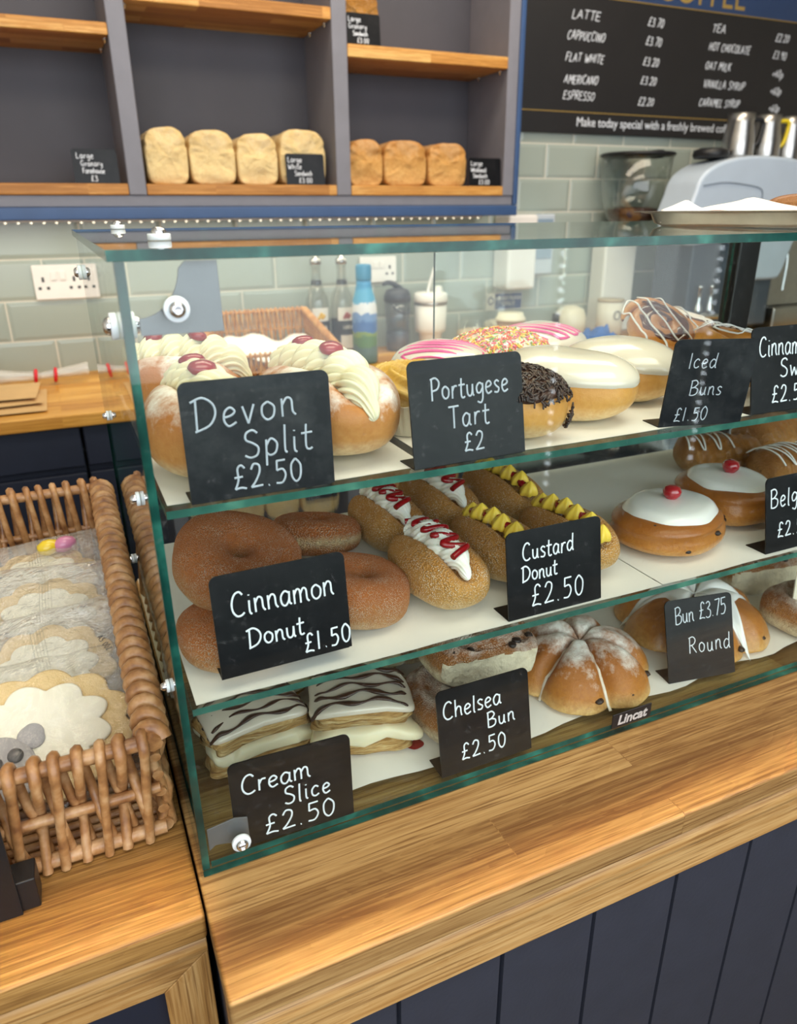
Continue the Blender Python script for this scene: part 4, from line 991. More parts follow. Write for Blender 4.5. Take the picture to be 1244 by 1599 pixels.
lobed('sugar dusted bun round of six joined lobes above the badge', (.4560, .540, BZc), .080, .054, 6, .35, 4, ROUND, 'lines')
lobed('bun round with poured white icing behind the Bun Round card', (.6420, .562, BZc), .090, .054, 6, .62, 7, BELG, 'pour')
chelsea('sugared fruit bun with pale side, right of the iced bun round', (.800, .615, BZc), .055, .050, .052, -.2, 12, True)
chelsea('sugared fruit bun nearest the glass at the picture edge', (.770, .505, BZc), .045, .042, .046, .1, 15, False)
rl = thing('rolled_pastry', 'pale rolled pastry log with dotted currants at the back of the bottom tier', 'pastry', (.815, .715, BZc), .12)
m = MB(); rows = []
for i in range(41):
    u = -1+2*i/40; rows.append([(u*.09, .030*(1-abs(u)**14)**.5*math.cos(2*PI*k/30)*(1+.04*nz(u*4, math.cos(k), 0, 2)), .030+.030*(1-abs(u)**14)**.5*math.sin(2*PI*k/30)) for k in range(30)])
m.grid(rows, 0, True); m.build('pastry', bread('pale_rolled_dough', '#c9a263', '#d8b878', '#e6cf9a', (.1, .5, .9), blotch=.5, rough=.5), rl)
currants([(Vector((x, -.026, z)), None) for x, z in ((-.06, .045), (-.02, .05), (.03, .04), (.06, .048))], .004, rl)

# ---- greaseproof sheets under the pastries
def sheet(label, x0, x1, y0, y1, z, seed, wavy=.003, lift=.0, rz=0.0):
    m = MB(); rows = []; nx, ny = 40, 26
    for layer, dz in ((0, .0003), (1, 0.0)):
        rr = []
        for j in range(ny+1):
            row = []
            for i in range(nx+1):
                x = x0+(x1-x0)*i/nx; y = y0+(y1-y0)*j/ny
                if j == 0: y += wavy*nz(x, 0, seed, 14, seed)*2.4
                e = lift*max(0, nz(x, y, seed, 9, seed))*(1 if j < 2 or j > ny-3 else .0)
                row.append((x, y, z+dz+e))
            rr.append(row)
        if layer: rr.reverse()
        m.grid(rr)
    o = m.build('paper_liner', PAPER, None); tag(o, label, 'paper sheet', 'white liners on the case tiers'); return o
sheet('white paper liner under the cream buns on the top tier', .046, .245, .490, .86, 1.1951, 1, .001)
sheet('white paper liner under the iced buns and swirls on the top tier', .255, .90, .492, .865, 1.1951, 2, .001)
sheet('white paper liner under the donuts on the middle tier', .045, .490, .4690, .775, 1.0439, 3, .001)
sheet('white paper liner under the belgian buns on the middle tier', .4915, 1.02, .4690, .80, 1.0439, 4, .001)
sheet('white paper liner with a wavy front edge on the bottom of the case', .095, 1.0, .478, .86, .9076, 5, .006, .003)

# ---- loaves on the wall shelf
LOAFW = bread('pale_tin_loaf_crust', '#e0bd7e', '#ecd29a', '#ead09a', (.0, .45, .95), blotch=.45, rough=.65, bumpy=.5, dust=.35, dustc='#f6e8c8', nscale=14)
LOAFB = bread('wholemeal_tin_loaf_crust', '#b97c38', '#d3a05a', '#d9ad6c', (.0, .5, .95), blotch=.4, rough=.6, bumpy=.4, dust=.25, dustc='#efd9ae', nscale=16)
def loaf(label, loc, w, h, d, mat, seed, group, rz=0.0):
    """tin loaf seen end-on: straight sides, a rounded crown with a crimped shoulder, wrinkled end"""
    m = MB(); rows = []; nb, nv = 72, 22
    def outline(a):
        # rounded rectangle with a fuller top
        c, s_ = math.cos(a), math.sin(a); e = .34 if s_ < 0 else .62
        x = math.copysign(abs(c)**e, c)*w/2; z = math.copysign(abs(s_)**(.30 if s_ < 0 else .74), s_)
        z = h*.52+z*h*(.52 if s_ < 0 else .48)
        k = 1-.05*math.exp(-((z-h*.70)/(h*.05))**2)+(.02 if z > h*.74 else 0)
        return x*k*(.95+.05*min(1, z/(h*.4))), z
    ends = [.03, .2, .38, .55, .70, .82, .91, .97]
    ring = [(k, -d/2-.006*(1-k*k)) for k in ends]+[(1.0, -d/2+.004+(d-.008)*q/12) for q in range(13)]+[(k, d/2+.006*(1-k*k)) for k in ends[::-1]]
    for s0, y in ring:
        row = []
        for i in range(nb):
            x, z = outline(2*PI*i/nb); x2 = x*s0; z2 = h*.5+(z-h*.5)*s0
            q = .0060*nz(x2, 0 if s0 < 1 else y*.6, z2, 24, seed)+.0040*nz(x2*.7, 0 if s0 < 1 else y, z2*2.2, 60, seed)
            sg = 1 if s0 == 1 else .6
            row.append((x2*(1+q*3*sg), y+q*(1.3 if s0 < 1 else .3)*(1-.6*(s0 > .95)), max(0, z2*(1+q*4*sg*(z2 > .01)))))
        rows.append(row)
    c0 = len(m.v); m.grid(rows, 0, True)
    for row, rev in ((rows[0], 1), (rows[-1], 0)):
        cx = (0, row[0][1], h*.5); vs = row+[cx]; m.add(vs, [((i+1) % nb, i, nb) if rev else (i, (i+1) % nb, nb) for i in range(nb)])
    # flour-wrinkled bulge on the front end
    o = m.build('tin_loaf', mat, None, loc=loc, rot=(0, 0, rz)); tag(o, label, 'loaf', group); return o
GW = 'pale tin loaves on the middle of the wall shelf'; GB = 'brown tin loaves on the wall shelf'
for lab, x0, x1, h, sd in (('pale tin loaf against the shelf divider, first of the four', .2520, .3530, .1265, 1), ('pale tin loaf with a wrinkled end, second from the shelf divider', .3575, .4720, .1240, 2), ('pale tin loaf third along, between its neighbours', .4760, .5820, .1190, 3), ('pale floury tin loaf behind the Large White Sandwich card', .5900, .7170, .1330, 4)):
    loaf(lab, ((x0+x1)/2, 2.130 if sd != 4 else 2.140, 1.4519), x1-x0, h, .175, LOAFW, sd, GW)
for lab, x0, x1, h, sd in (('brown tin loaf next to the shelf divider, darkest of the three', .7800, .8790, .1140, 5), ('brown tin loaf in the middle of the three', .8830, 1.0130, .1150, 6), ('brown tin loaf beside the Large Wholemeal Sandwich card', 1.0190, 1.1420, .1120, 7)):
    loaf(lab, ((x0+x1)/2, 2.130, 1.4519), x1-x0, h, .175, LOAFB, sd, GB)
SEED = bread('seeded_granary_crust', '#a46a24', '#c68d3c', '#d2a155', (.0, .5, .95), sugar=.4, blotch=.4, rough=.6, bumpy=.6, sugarscale=300)
loaf('seeded brown loaf on the upper right shelf, behind a chalk card', (.822, 2.125, 1.7801), .100, .125, .17, SEED, 9, GB)

# ------------------------------------------------------------------ wicker baskets
def wick(name, a, b, c):
    m = NT(name); o = m.coord(); n1 = m.noise(o, 55, 3, .6); n2 = m.noise(m.mapping(o, scale=(1, 1, .2)), 500, 3)
    m.p(Base_Color=m.ramp(n1, [(.3, a), (.5, b), (.7, c)]), Roughness=.42, Coat_Weight=.15); m.bump(n2, .15, .001); return m.mat
WICK = wick('varnished_wicker', '#7d5130', '#a87849', '#c79f72'); WICKL = wick('honey_wicker', '#a9682a', '#c88a45', '#deab68')
def basket(label, x0, x1, y0, y1, z0, hf, hb, pitch, sr, mat, group='wicker baskets', coil=True):
    t = thing('wicker_basket', label, 'basket', ((x0+x1)/2, (y0+y1)/2, z0), 0, group)
    zr = lambda y: z0+hf+(hb-hf)*(y-y0)/(y1-y0)
    R_ = random.Random(4)
    # rods
    m = MB(); br = sr*1.45
    m.tube([(x0+.006, y0, zr(y0)), (x1-.006, y0, zr(y0))], br, 10); m.tube([(x0+.006, y1, zr(y1)), (x1-.006, y1, zr(y1))], br, 10)
    for y, zt in ((y0, hf), (y1, hb)):
        m.tube([(x0, y, z0+br), (x1, y, z0+br)], br, 10)
        k = 2 if zt < .12 else 3
        for q in range(1, k): m.tube([(x0, y, z0+zt*q/k), (x1, y, z0+zt*q/k)], br*.75, 8)
    for x in (x0, x1):
        m.tube([(x, y0, z0+br), (x, y1, z0+br)], br, 10)
        for q in (.2, .4, .6, .8): m.tube([(x, y0, z0+br+(hf-br)*q), (x, y1, z0+br+(hb-br)*q)], br*.75, 8)
    m.build('frame_rods', mat, t, True)
    # strands looped over the rim, front and back
    m = MB()
    for y, h, sg in ((y0, hf, -1), (y1, hb, 1)):
        n = int((x1-x0)/pitch)
        for i in range(n):
            x = x0+.008+(x1-x0-.016)*i/(n-1)+R_.uniform(-.1, .1)*pitch; zt = z0+h; j = R_.uniform(-.15, .15)*pitch; a = 1 if i % 2 else -1
            pth = [(x-pitch*.45, y+sg*sr*1.6, z0+.001), (x-pitch*.25, y+sg*a*sr*1.9, z0+h*.48), (x-pitch*.08, y+sg*sr*1.9, z0+h*.80), (x, y+sg*(br+sr*.8), zt-.001), (x+j*.3, y+sg*br*.5, zt+br+sr*.55), (x+pitch*.08, y-sg*br*.8, zt+br*.9),
                   (x+pitch*.16, y-sg*(br+sr*.5), zt-.006), (x+pitch*.45, y-sg*sr*1.2, z0+h*.62), (x+pitch*.70, y-sg*a*sr*1.5, z0+h*.42), (x+pitch*.95+j, y-sg*sr*1.5, z0+.002)]
            m.tube(crom(pth, 5), lambda v, q=R_.uniform(.85, 1.1): sr*q*(1.12 if .3 < v < .55 else 1), 7, flat=1.0)
    o = m.build('looped_strands', mat, t, True); o['kind'] = 'stuff'
    # side strands and the wrapped rims
    m = MB()
    for x, sg in ((x0, -1), (x1, 1)):
        n = int((y1-y0)/(pitch*.8))
        for i in range(n):
            y = y0+.008+(y1-y0-.016)*i/(n-1); a = 1 if i % 2 else -1
            m.tube(crom([(x+a*sr*1.5, y-pitch*.3, z0+.001), (x-a*sr*1.6, y, z0+(zr(y)-z0)*.4), (x+a*sr*1.6, y+pitch*.1, z0+(zr(y)-z0)*.75), (x, y+pitch*.2, zr(y))], 4), sr*.95, 6)
    m.build('side_strands', mat, t, True)['kind'] = 'stuff'
    for x, sg in ((x0, -1), (x1, 1)):
        m = MB(); cr_ = sr*2.0; wr = sr*1.55; cp = sr*3.55; L = y1-y0; n = int(L/cp); pts = []
        for i in range(n*12+1):
            a = 2*PI*i/12*sg; y = y0-.001+L*i/(n*12); pts.append((x+cr_*math.cos(a), y+cr_*.35*math.sin(a), zr(y)+cr_*math.sin(a)))
        m.tube(pts, lambda v: wr, 9)
        m.tube([(x, y0-.006, zr(y0)), (x, y1+.004, zr(y1))], cr_*.9, 8)
        m.build('wrapped_rim', mat, t, True)
    m = MB(); n = int((y1-y0)/(sr*2.4))
    for i in range(n): y = y0+(y1-y0)*i/(n-1); m.tube([(x0, y, z0+sr*1.1), (x1, y, z0+sr*1.1)], sr, 6)
    m.build('woven_floor', mat, t, True); return t
basket('large open wicker basket of wrapped biscuits beside the glass case', -.365, .0120, .508, .955, CZ+.0006, .094, .160, .0152, .0043, WICK)
basket('small wicker basket with white paper on the back worktop', .338, .648, 1.800, 2.100, BZ+.0006, .082, .152, .0125, .0029, WICKL)
pw = thing('crumpled_paper', 'crumpled white paper lining the small wicker basket at the back', 'paper sheet', (.49, 1.95, BZ+.012))
m = MB(); rows = []
for j in range(25):
    row = []
    for i in range(33):
        u, v = i/32, j/24; x = -.135+.27*u; y = -.125+.25*v; e = min(u, 1-u, v, 1-v)
        row.append((x, y, .012+.060*max(0, 1-e*3.2)*(.8+.7*nz(u, v, 0, 3.2, 3))+.012*nz(u, v, 1, 6, 5)+.016*abs(nz(u, v, 2, 3, 1))))
    rows.append(row)
m.grid(rows); o = m.build('sheet', PAPER, pw)
so = o.modifiers.new('t', 'SOLIDIFY'); so.thickness = .0006

# ------------------------------------------------------------------ wrapped biscuits in the front basket
BISC = bread('pale_shortbread', '#e2c48c', '#e8d0a0', '#dcb678', (.0, .4, 1.0), blotch=.3, rough=.75, bumpy=.25)
FOND = paint('white_fondant', '#f6f0dc', .45, .02, 20, sss=.15); GREYF = paint('grey_fondant', '#a39fa0', .5, .04, 20); EYE = paint('dark_grey_icing', '#4b484a', .4, .05, 30)
FILM = film('crinkled_clear_film', .0, 30, .35); FILM2 = film('crinkled_film_stacked', .14, 26, 1.0, .13)
def scallop(n, R, amp, rx=1, ry=1, k=150, ph=0): return [((R*(1+amp*abs(math.sin(n*(2*PI*i/k)/2+ph))-amp*.5))*math.cos(2*PI*i/k)*rx, (R*(1+amp*abs(math.sin(n*(2*PI*i/k)/2+ph))-amp*.5))*math.sin(2*PI*i/k)*ry) for i in range(k)]
def biscuit_plate(mb, pts, z0, z1, r=.0022):
    n = len(pts); cx = sum(p[0] for p in pts)/n; cy = sum(p[1] for p in pts)/n; rows = []
    for s_, z in ((.0, z0), (.97, z0), (1, z0+r*.5), (1, z1-r), (.985, z1-r*.35), (.955, z1), (.5, z1+.0004), (.0, z1+.0004)): rows.append([(cx+(p[0]-cx)*s_, cy+(p[1]-cy)*s_, z) for p in pts])
    mb.grid(rows, 0, True); return mb
def pillow(w, h, t_, seed, seal=.012):
    """flow-wrapped bag: puffed middle, flat crimped ends"""
    m = MB(); nu, nv = 64, 60
    for sg in (1, -1):
        rows = []
        for j in range(nv+1):
            row = []
            for i in range(nu+1):
                u = -1+2*i/nu; v = -1+2*j/nv; x = u*w; y = v*h
                e = max(0, 1-abs(u)**5)*max(0, 1-abs(v)**4)
                endv = max(0, (abs(u)-.80)/.2)
                z = sg*t_*(e**.55)*(1+.35*nz(u, v, sg, 3.2, seed)) + sg*.0016*nz(u, v, 2, 12, seed)*e + .0016*math.sin(60*v)*endv*0 + .003*nz(v, u, 0, 4, seed)*endv
                row.append((x*(1-.05*abs(v)**4), y*(1+.05*nz(u, 0, 0, 3, seed)), z+t_))
            rows.append(row if sg > 0 else row[::-1])
        m.grid(rows)
    return m
def packet(label, loc, rot, w=.085, h=.065, t_=.011, seed=0, sheep=False, eggs=False, filmm=None, text=None):
    t = thing('wrapped_biscuit', label, 'biscuit', loc, 0, 'film wrapped biscuits', rot=rot)
    b = MB(); R = .060 if sheep else .052
    biscuit_plate(b, scallop(11, R, .13, 1.18 if sheep else 1.15, .92, ph=.3), .004, .0125); b.build('biscuit', BISC, t)
    f = MB()
    if sheep:
        biscuit_plate(f, scallop(9, R*.76, .20, 1.18, .86, ph=.2), .0128, .0168, .002); f.build('fondant_fleece', FOND, t, loc=(-.003, .002, 0))
        g = MB(); gp = [(.020*math.cos(a)*(1+.10*math.cos(3*a)), .030*math.sin(a)*(1+.10*math.cos(2*a+.5))) for a in [2*PI*i/60 for i in range(60)]]
        biscuit_plate(g, gp, .0170, .0200, .0018); face = g.build('grey_face', GREYF, t, loc=(-.030, -.022, 0), rot=(0, 0, .2))
        e = MB(); biscuit_plate(e, scallop(3, .0105, .12), .0170, .0196, .0014); e.build('grey_ear', GREYF, t, loc=(-.009, -.001, 0))
        for x in (-.0075, .0085): ee = MB(); ee.lathe([(.0062, .0201), (.006, .0216), (.003, .0224), (0, .0225)], (x, .006, 0), 20); ee.build('eye', EYE, face)
    else:
        biscuit_plate(f, scallop(9, R*.72, .18, 1.15, .86, ph=.2+seed), .0128, .016, .002); f.build('fondant_top', FOND, t)
    if eggs:
        for x, c in ((.016, '#e5c52f'), (.034, '#c77ea0')):
            m = MB(); m.lathe([(.0001, -.013), (.006, -.0115), (.0095, -.004), (.0092, .003), (.006, .0105), (.0001, .013)], (0,0,0), 20, axis='z'); m.build('sugar_egg', paint('sugar_shell', c, .3, .04, 40, coat=.4), t, loc=(x, .040, .022), rot=(0, PI/2, .2))
    pillow(w, h, t_, seed).build('film', filmm or FILM, t)
    m = MB()
    for k in range(0 if sheep else 5): y = -.006+.0028*k; m.tube([(y, -h*.96, 2*t_*.86), (y, -h*.3, 2*t_*1.03), (y, h*.3, 2*t_*1.03), (y, h*.96, 2*t_*.86)], .0004, 5)
    if not sheep: m.build('back_seam', FILM, t)
    if text:
        q = MB(); write(q, text, 0, 0, .0052, .00035, 0, .8, .15, jit=0); q.build('printed_date', EYE, t, loc=(w*.55, h*.2, 2*t_*.98), rot=(0, 0, -1.25))
    return t
rad = math.radians
packet('wrapped sheep biscuit with white fleece and grey face, nearest the basket front', (-.0720, .592, .962), (rad(36), rad(3), rad(6)), .092, .070, .0125, 2, True)
packet('wrapped biscuit lying behind the sheep biscuit, printed date on its film', (-.066, .672, .973), (rad(30), rad(-3), rad(4)), .090, .066, .012, 5, filmm=FILM2, text='A5 00Z')
packet('wrapped biscuit in the middle of the basket with glinting creased film', (-.062, .755, .985), (rad(30), rad(2), rad(-3)), .088, .066, .012, 8, filmm=FILM2)
packet('wrapped biscuit with yellow and pink sugar eggs, at the basket back', (-.070, .850, .985), (rad(20), rad(-2), rad(2)), .092, .066, .012, 11, eggs=True, filmm=FILM2)
packet('wrapped biscuit in the rear corner of the basket by its back strands', (-.250, .840, .960), (rad(16), rad(4), rad(10)), .085, .060, .012, 14, filmm=FILM2)
packet('wrapped biscuit lowest in the basket, under the printed-date one', (-.085, .640, .922), (rad(6), 0, rad(-6)), .085, .066, .010, 17, filmm=FILM2)
packet('wrapped biscuit at the bottom of the basket, under the glinting one', (-.085, .785, .922), (rad(5), 0, rad(5)), .085, .066, .010, 20, filmm=FILM2)
o = MB().box(-.010, .0225, .965, .999, CZ+.0002, CZ+.0010).box(.0140, .0235, .70, .965, CZ+.0002, CZ+.0010).build('paper_note', CREAMPAPER, None); tag(o, 'cream paper strip between the wicker basket and the glass case', 'paper sheet')

# ------------------------------------------------------------------ things on the back worktop
def socket_(label, x0, x1, z0, z1):
    t = thing('wall_socket', label, 'socket', ((x0+x1)/2, WY-.001, (z0+z1)/2), 0, 'white double wall sockets'); w, h = (x1-x0)/2, (z1-z0)/2
    MB().prism([(w*math.copysign(min(1, abs(a)), a), h*b) for a, b in ((-1, -.94), (-.96, -1), (.96, -1), (1, -.94), (1, .94), (.96, 1), (-.96, 1), (-1, .94))], -.010, -.0005, 'y').build('face_plate', WHITE, t, bevel=.002)
    for x in (-.011, .011): MB().box(x-.0075, x+.0075, -.0145, -.0102, h*.12, h*.62).build('rocker_switch', WHITE, t, bevel=.0012)
    for s_ in (-1, 1):
        cx = s_*w*.62
        for bx in ((cx-.003, cx+.003, -.0108, -.0102, h*.02, h*.30), (cx-.014, cx-.0065, -.0108, -.0102, -h*.42, -h*.26), (cx+.0065, cx+.014, -.0108, -.0102, -h*.42, -h*.26)): MB().box(*bx).build('pin_slot', BLACKP, t)
    return t
socket_('white double wall socket on the tiles beside the case corner', -.0490, .0745, 1.1735, 1.2620)
socket_('white double wall socket behind the drinks bottles', .880, 1.005, 1.178, 1.256)
def lathe_thing(name, label, cat, loc, parts, group=None, seg=32):
    t = thing(name, label, cat, loc, 0, group)
    for pn, prof, mat in parts: MB().lathe(prof, (0,0,0), seg).build(pn, mat, t)
    return t
def grad(name, stops, axis=2, nscale=9, amt=.25, rough=.4):
    m = NT(name); g = m.sep(m.coord('Generated')); n1 = m.noise(m.coord(), nscale*4, 4, .7)
    m.p(Base_Color=m.ramp(m.math('ADD', g[axis], m.math('MULTIPLY', m.math('SUBTRACT', n1, .5), amt)), stops, 'CONSTANT'), Roughness=rough); return m.mat
MOUNT = grad('mountain_print', [(0, '#47665c'), (.22, '#4f7a3f'), (.34, '#7f9a49'), (.40, '#3f6fb0'), (.52, '#6d94c8'), (.62, '#e8edf2'), (.74, '#4fa9d0'), (.9, '#2f93c4')], amt=.22)
TEAL = paint('teal_cap', '#2a86ad', .35, .05, 30)
lathe_thing('drinks_bottle', 'blue metal drinks bottle with a painted mountain scene and teal cap', 'bottle', (.800, 2.010, BZ), [
    ('body', [(0, .0005), (.033, .0005), (.0355, .004), (.036, .02), (.036, .150), (.033, .178), (.026, .200), (.0215, .222), (.021, .232), (0, .232)], MOUNT),
    ('cap', [(0, .2325), (.0222, .2325), (.0225, .236), (.0225, .270), (.020, .2755), (0, .276)], TEAL)])
SYR = glass('clear_bottle_glass', (.86, .86, .84, 1), base=.07); DARKL = paint('black_label', '#1b1a1d', .45, .1, 30); SYRUPC = paint('dark_syrup', '#2b1c18', .3, .1, 20)
LAB = paint('white_label', '#ece8de', .5, .04, 30)
def syrup(label, loc, col):
    t = thing('syrup_bottle', label, 'bottle', loc, 0, 'coffee syrup bottles')
    body = [(0, .0005), (.034, .0005), (.036, .006), (.036, .150), (.033, .175), (.020, .205), (.0145, .225), (.0135, .262), (.0155, .263), (.0155, .270), (0, .270)]
    MB().lathe(body, (0,0,0), 32).build('glass', SYR, t)
    MB().lathe([(0, .003), (.0335, .003), (.0335, .075), (0, .075)], (0,0,0), 28).build('syrup', SYRUPC, t)
    MB().lathe([(.0365, .050), (.0365, .112)], (0,0,0), 40).build('dark_label', DARKL, t)
    m = MB(); rows = []
    for z in (.112, .150): rows.append([(.0366*math.cos(a), .0366*math.sin(a), z) for a in [-PI/2-.75+1.5*i/16 for i in range(17)]])
    m.grid(rows); m.build('white_label', LAB, t)
    m = MB(); rows = []
    for z in (.030, .070): rows.append([(.0369*math.cos(a), .0369*math.sin(a), z) for a in [-PI/2-.55+1.1*i/16 for i in range(17)]])
    m.grid(rows); m.build('white_label', LAB, t)
    em = paint('label_emblem', col, .5, .1, 50)
    m = MB()
    for k in range(5): rosette(m, (0, 0, 0), .0001, .0001) if False else m.lathe([(0, 0), (.0055, 0), (.004, .0012), (0, .0016)], (-.007+.0035*k, -.0366, .122+.005*(k % 3)), 10, axis='-y')
    m.build('fruit_emblem', em, t)
    font('1883', .016, Vector(loc)+Vector((0, -.0378, .088)), LAB, t, 'lettering', align='CENTER')
    MB().lathe([(.0160, .214), (.0155, .226), (.0150, .226)], (0,0,0), 24).build('neck_label', DARKL, t)
    MB().lathe([(0, .2705), (.0165, .2705), (.0165, .285), (.008, .287), (.006, .305), (0, .305)], (0,0,0), 20).build('pourer_cap', STEEL, t)
    return t
syrup('syrup bottle with a yellow fruit emblem, at the end of the bottle line', (.705, 2.150, BZ), '#e2b320')
syrup('syrup bottle with red-brown emblems, next to the blue mountain bottle', (.7775, 2.130, BZ), '#a2392a')
SMOKE = glass('smoky_plastic', (.62, .62, .66, 1), .05, .08); DKGREY = paint('charcoal_plastic', '#3c3d45', .4, .06, 30)
t = lathe_thing('shaker_bottle', 'smoky grey sports bottle with charcoal flip lid', 'bottle', (.974, 2.165, BZ), [
    ('body', [(0, .0005), (.036, .0005), (.038, .01), (.038, .06), (.0355, .075), (.0385, .09), (.041, .150), (0, .150)], SMOKE),
    ('lid', [(0, .151), (.0425, .151), (.0425, .168), (.036, .185), (.020, .192), (0, .192)], DKGREY)])
MB().tube(crom([(.012, 0, .188), (-.018, 0, .206), (-.040, 0, .208), (-.048, 0, .200)], 6), lambda v: .009-.004*v, 10).build('flip_spout', DKGREY, t)
MB().tube(crom([(-.030, -.020, .150), (-.020, -.036, .130), (.010, -.040, .118), (.032, -.024, .126)], 6), .003, 8).build('carry_loop', DKGREY, t)
m = MB(); m.lathe([(0, .004), (.034, .004), (.0365, .055), (0, .055)], (0,0,0), 24); m.build('drink', paint('murky_drink', '#77787c', .3, .1, 30), t)
OFFW = paint('matt_white_coating', '#ece8e0', .4, .03, 30)
t = lathe_thing('straw_tumbler', 'white insulated tumbler with steel band, lid and white straw', 'tumbler', (1.0780, 2.140, BZ), [
    ('body', [(0, .0005), (.032, .0005), (.034, .004), (.0365, .05), (.040, .052), (.048, .056), (.050, .070), (.0515, .138), (0, .138)], OFFW),
    ('steel_band', [(.0518, .1385), (.0530, .1405), (.0532, .1465), (.0518, .1480)], STEEL), ('lid', [(0, .1482), (.0535, .1482), (.0545, .152), (.0525, .172), (.046, .176), (0, .176)], WHITE)])
MB().tube([(-.012, 0, .17), (-.004, 0, .20), (.012, 0, .245), (.0135, 0, .249)], .0048, 12).build('straw', WHITE, t)
MB().lathe([(.0001, .020), (.010, .018), (.014, .008), (.014, 0)], (.024, -.008, .176), 20).build('lid_tab', WHITE, t)
def jar(label, loc, r, h, fill, fillcol, lid=True):
    t = thing('storage_jar', label, 'jar', loc, 0, 'glass jars at the back')
    MB().lathe([(0, .0005), (r*.92, .0005), (r, .006), (r, h*.72), (r*.74, h*.82), (r*.74, h*.86)], (0,0,0), 32).build('glass', GLASSR, t)
    m = MB(); m.lathe([(0, .004), (r*.93, .004), (r*.95, h*fill), (r*.6, h*(fill+.06)), (0, h*(fill+.04))], (0,0,0), 28)
    m.v = [(a*(1+.03*nz(a, b, c, 80)), b, c*(1+.05*nz(a, b, c, 60))) for a, b, c in m.v]; m.build('contents', fillcol, t)
    if lid: MB().lathe([(r*.78, h*.862), (r*.82, h*.875), (r*.82, h*.93), (r*.25, h*.94), (r*.2, h*.97), (r*.24, h), (0, h)], (0,0,0), 28).build('lid', GLASSR, t)
    return t
jar('glass jar of pale lumps with a clear lid, below the sign', (1.350, 2.170, BZ), .052, .185, .32, paint('marshmallow_lumps', '#e8dcc8', .8, .12, 60))
jar('squat glass jar of beige pieces beside the paper cup', (1.205, 2.080, BZ), .058, .110, .50, paint('beige_pieces', '#cdb392', .8, .3, 120), False)
t = lathe_thing('paper_cup', 'brown paper coffee cup with a cream lid', 'cup', (1.3080, 2.030, BZ), [
    ('cup', [(0, .0005), (.034, .0005), (.044, .088), (0, .088)], paint('kraft_card', '#a98560', .6, .06, 40)), ('lid', [(0, .0885), (.0475, .0885), (.0485, .092), (.0465, .098), (.042, .101), (.040, .112), (0, .110)], CREAMPAPER)])
t = thing('soap_dispenser', 'white wall dispenser with a grey window above the blue sign', 'dispenser', (1.45, WY-.001, 1.15))
MB().box(1.366, 1.478, 2.150, WY-.0012, 1.140, 1.375).build('body', WHITE, t, True, .012, 4)
MB().box(1.480, 1.560, 2.175, WY-.0012, 1.185, 1.375).build('grey_side', paint('pale_grey_plastic', '#c5ced6', .4, .03, 20), t, True, .006)
MB().box(1.488, 1.550, 2.172, 2.1747, 1.235, 1.36).build('window', paint('blue_grey_window', '#8fa3b5', .25, .05, 20), t, True, .002)
t['label'] = 'white wall dispenser with a grey window above the blue sign'
SIGNB = paint('sign_blue', '#33517f', .45, .05, 30)
t = thing('hand_wash_sign', 'small blue and white hand wash sign on the tiles', 'sign', (1.42, WY-.001, 1.095))
MB().box(1.348, 1.490, WY-.004, WY-.0012, 1.066, 1.124).build('plate', LAB, t, True)
MB().box(1.381, 1.488, WY-.0050, WY-.0042, 1.0685, 1.1215).build('blue_field', SIGNB, t, True)
MB().tube([(1.364+.010*math.cos(2*PI*k/20), WY-.0048, 1.098+.012*math.sin(2*PI*k/20)) for k in range(20)], .0022, 6, closed=True).build('hand_symbol', SIGNB, t, True)
font('HAND WASH\nONLY', .0185, (1.4345, WY-.0056, 1.099), LAB, t, 'lettering', align='CENTER')
t = lathe_thing('canister', 'white cardboard canister with a ring logo', 'canister', (1.755, 2.090, BZ), [('tube', [(0, .0005), (.045, .0005), (.045, .118), (0, .118)], paint('off_white_card', '#e0d8c8', .6, .04, 30)), ('lid', [(0, .1185), (.0465, .1185), (.0465, .126), (0, .127)], paint('tan_lid', '#b9a88c', .5, .05, 30))])
MB().tube([(-.006+.013*math.cos(2*PI*k/24), -.0462, .075+.014*math.sin(2*PI*k/24)) for k in range(24)], .0016, 6, closed=True).build('ring_logo', DKGREY, t)
t = lathe_thing('milk_pot', 'rounded cream ceramic pot next to the white canister', 'pot', (1.640, 2.160, BZ), [('body', [(0, .0005), (.042, .0005), (.054, .02), (.056, .06), (.045, .09), (.020, .102), (0, .104)], paint('cream_ceramic', '#e6dcc4', .3, .04, 30))])
t = lathe_thing('amber_dropper', 'small dark amber bottle beside the cream pot', 'bottle', (1.520, 2.080, BZ), [('body', [(0, .0005), (.022, .0005), (.024, .01), (.024, .05), (.012, .065), (0, .065)], paint('amber_glass', '#4b2c1a', .2, .1, 40, coat=.5)), ('cap', [(0, .0655), (.0125, .0655), (.012, .09), (0, .09)], BLACKP)])
m = MB(); rows = []
for j in range(21):
    row = []
    for i in range(31):
        u, v = i/30, j/20; e = min(u, 1-u, v, 1-v); row.append((-.085+.17*u, -.05+.10*v, .002+min(.05, e*.25)*(.55+.9*abs(nz(u, v, 0, 5, 2)))))
    rows.append(row)
m.grid(rows); o = m.build('cleaning_cloth', paint('blue_cloth', '#2f66b0', .9, .15, 50, .4, 200), None, loc=(1.590, 1.955, BZ+.0005)); tag(o, 'crumpled blue cleaning cloth on the back worktop', 'cloth'); so = o.modifiers.new('t', 'SOLIDIFY'); so.thickness = .003; so.offset = -1

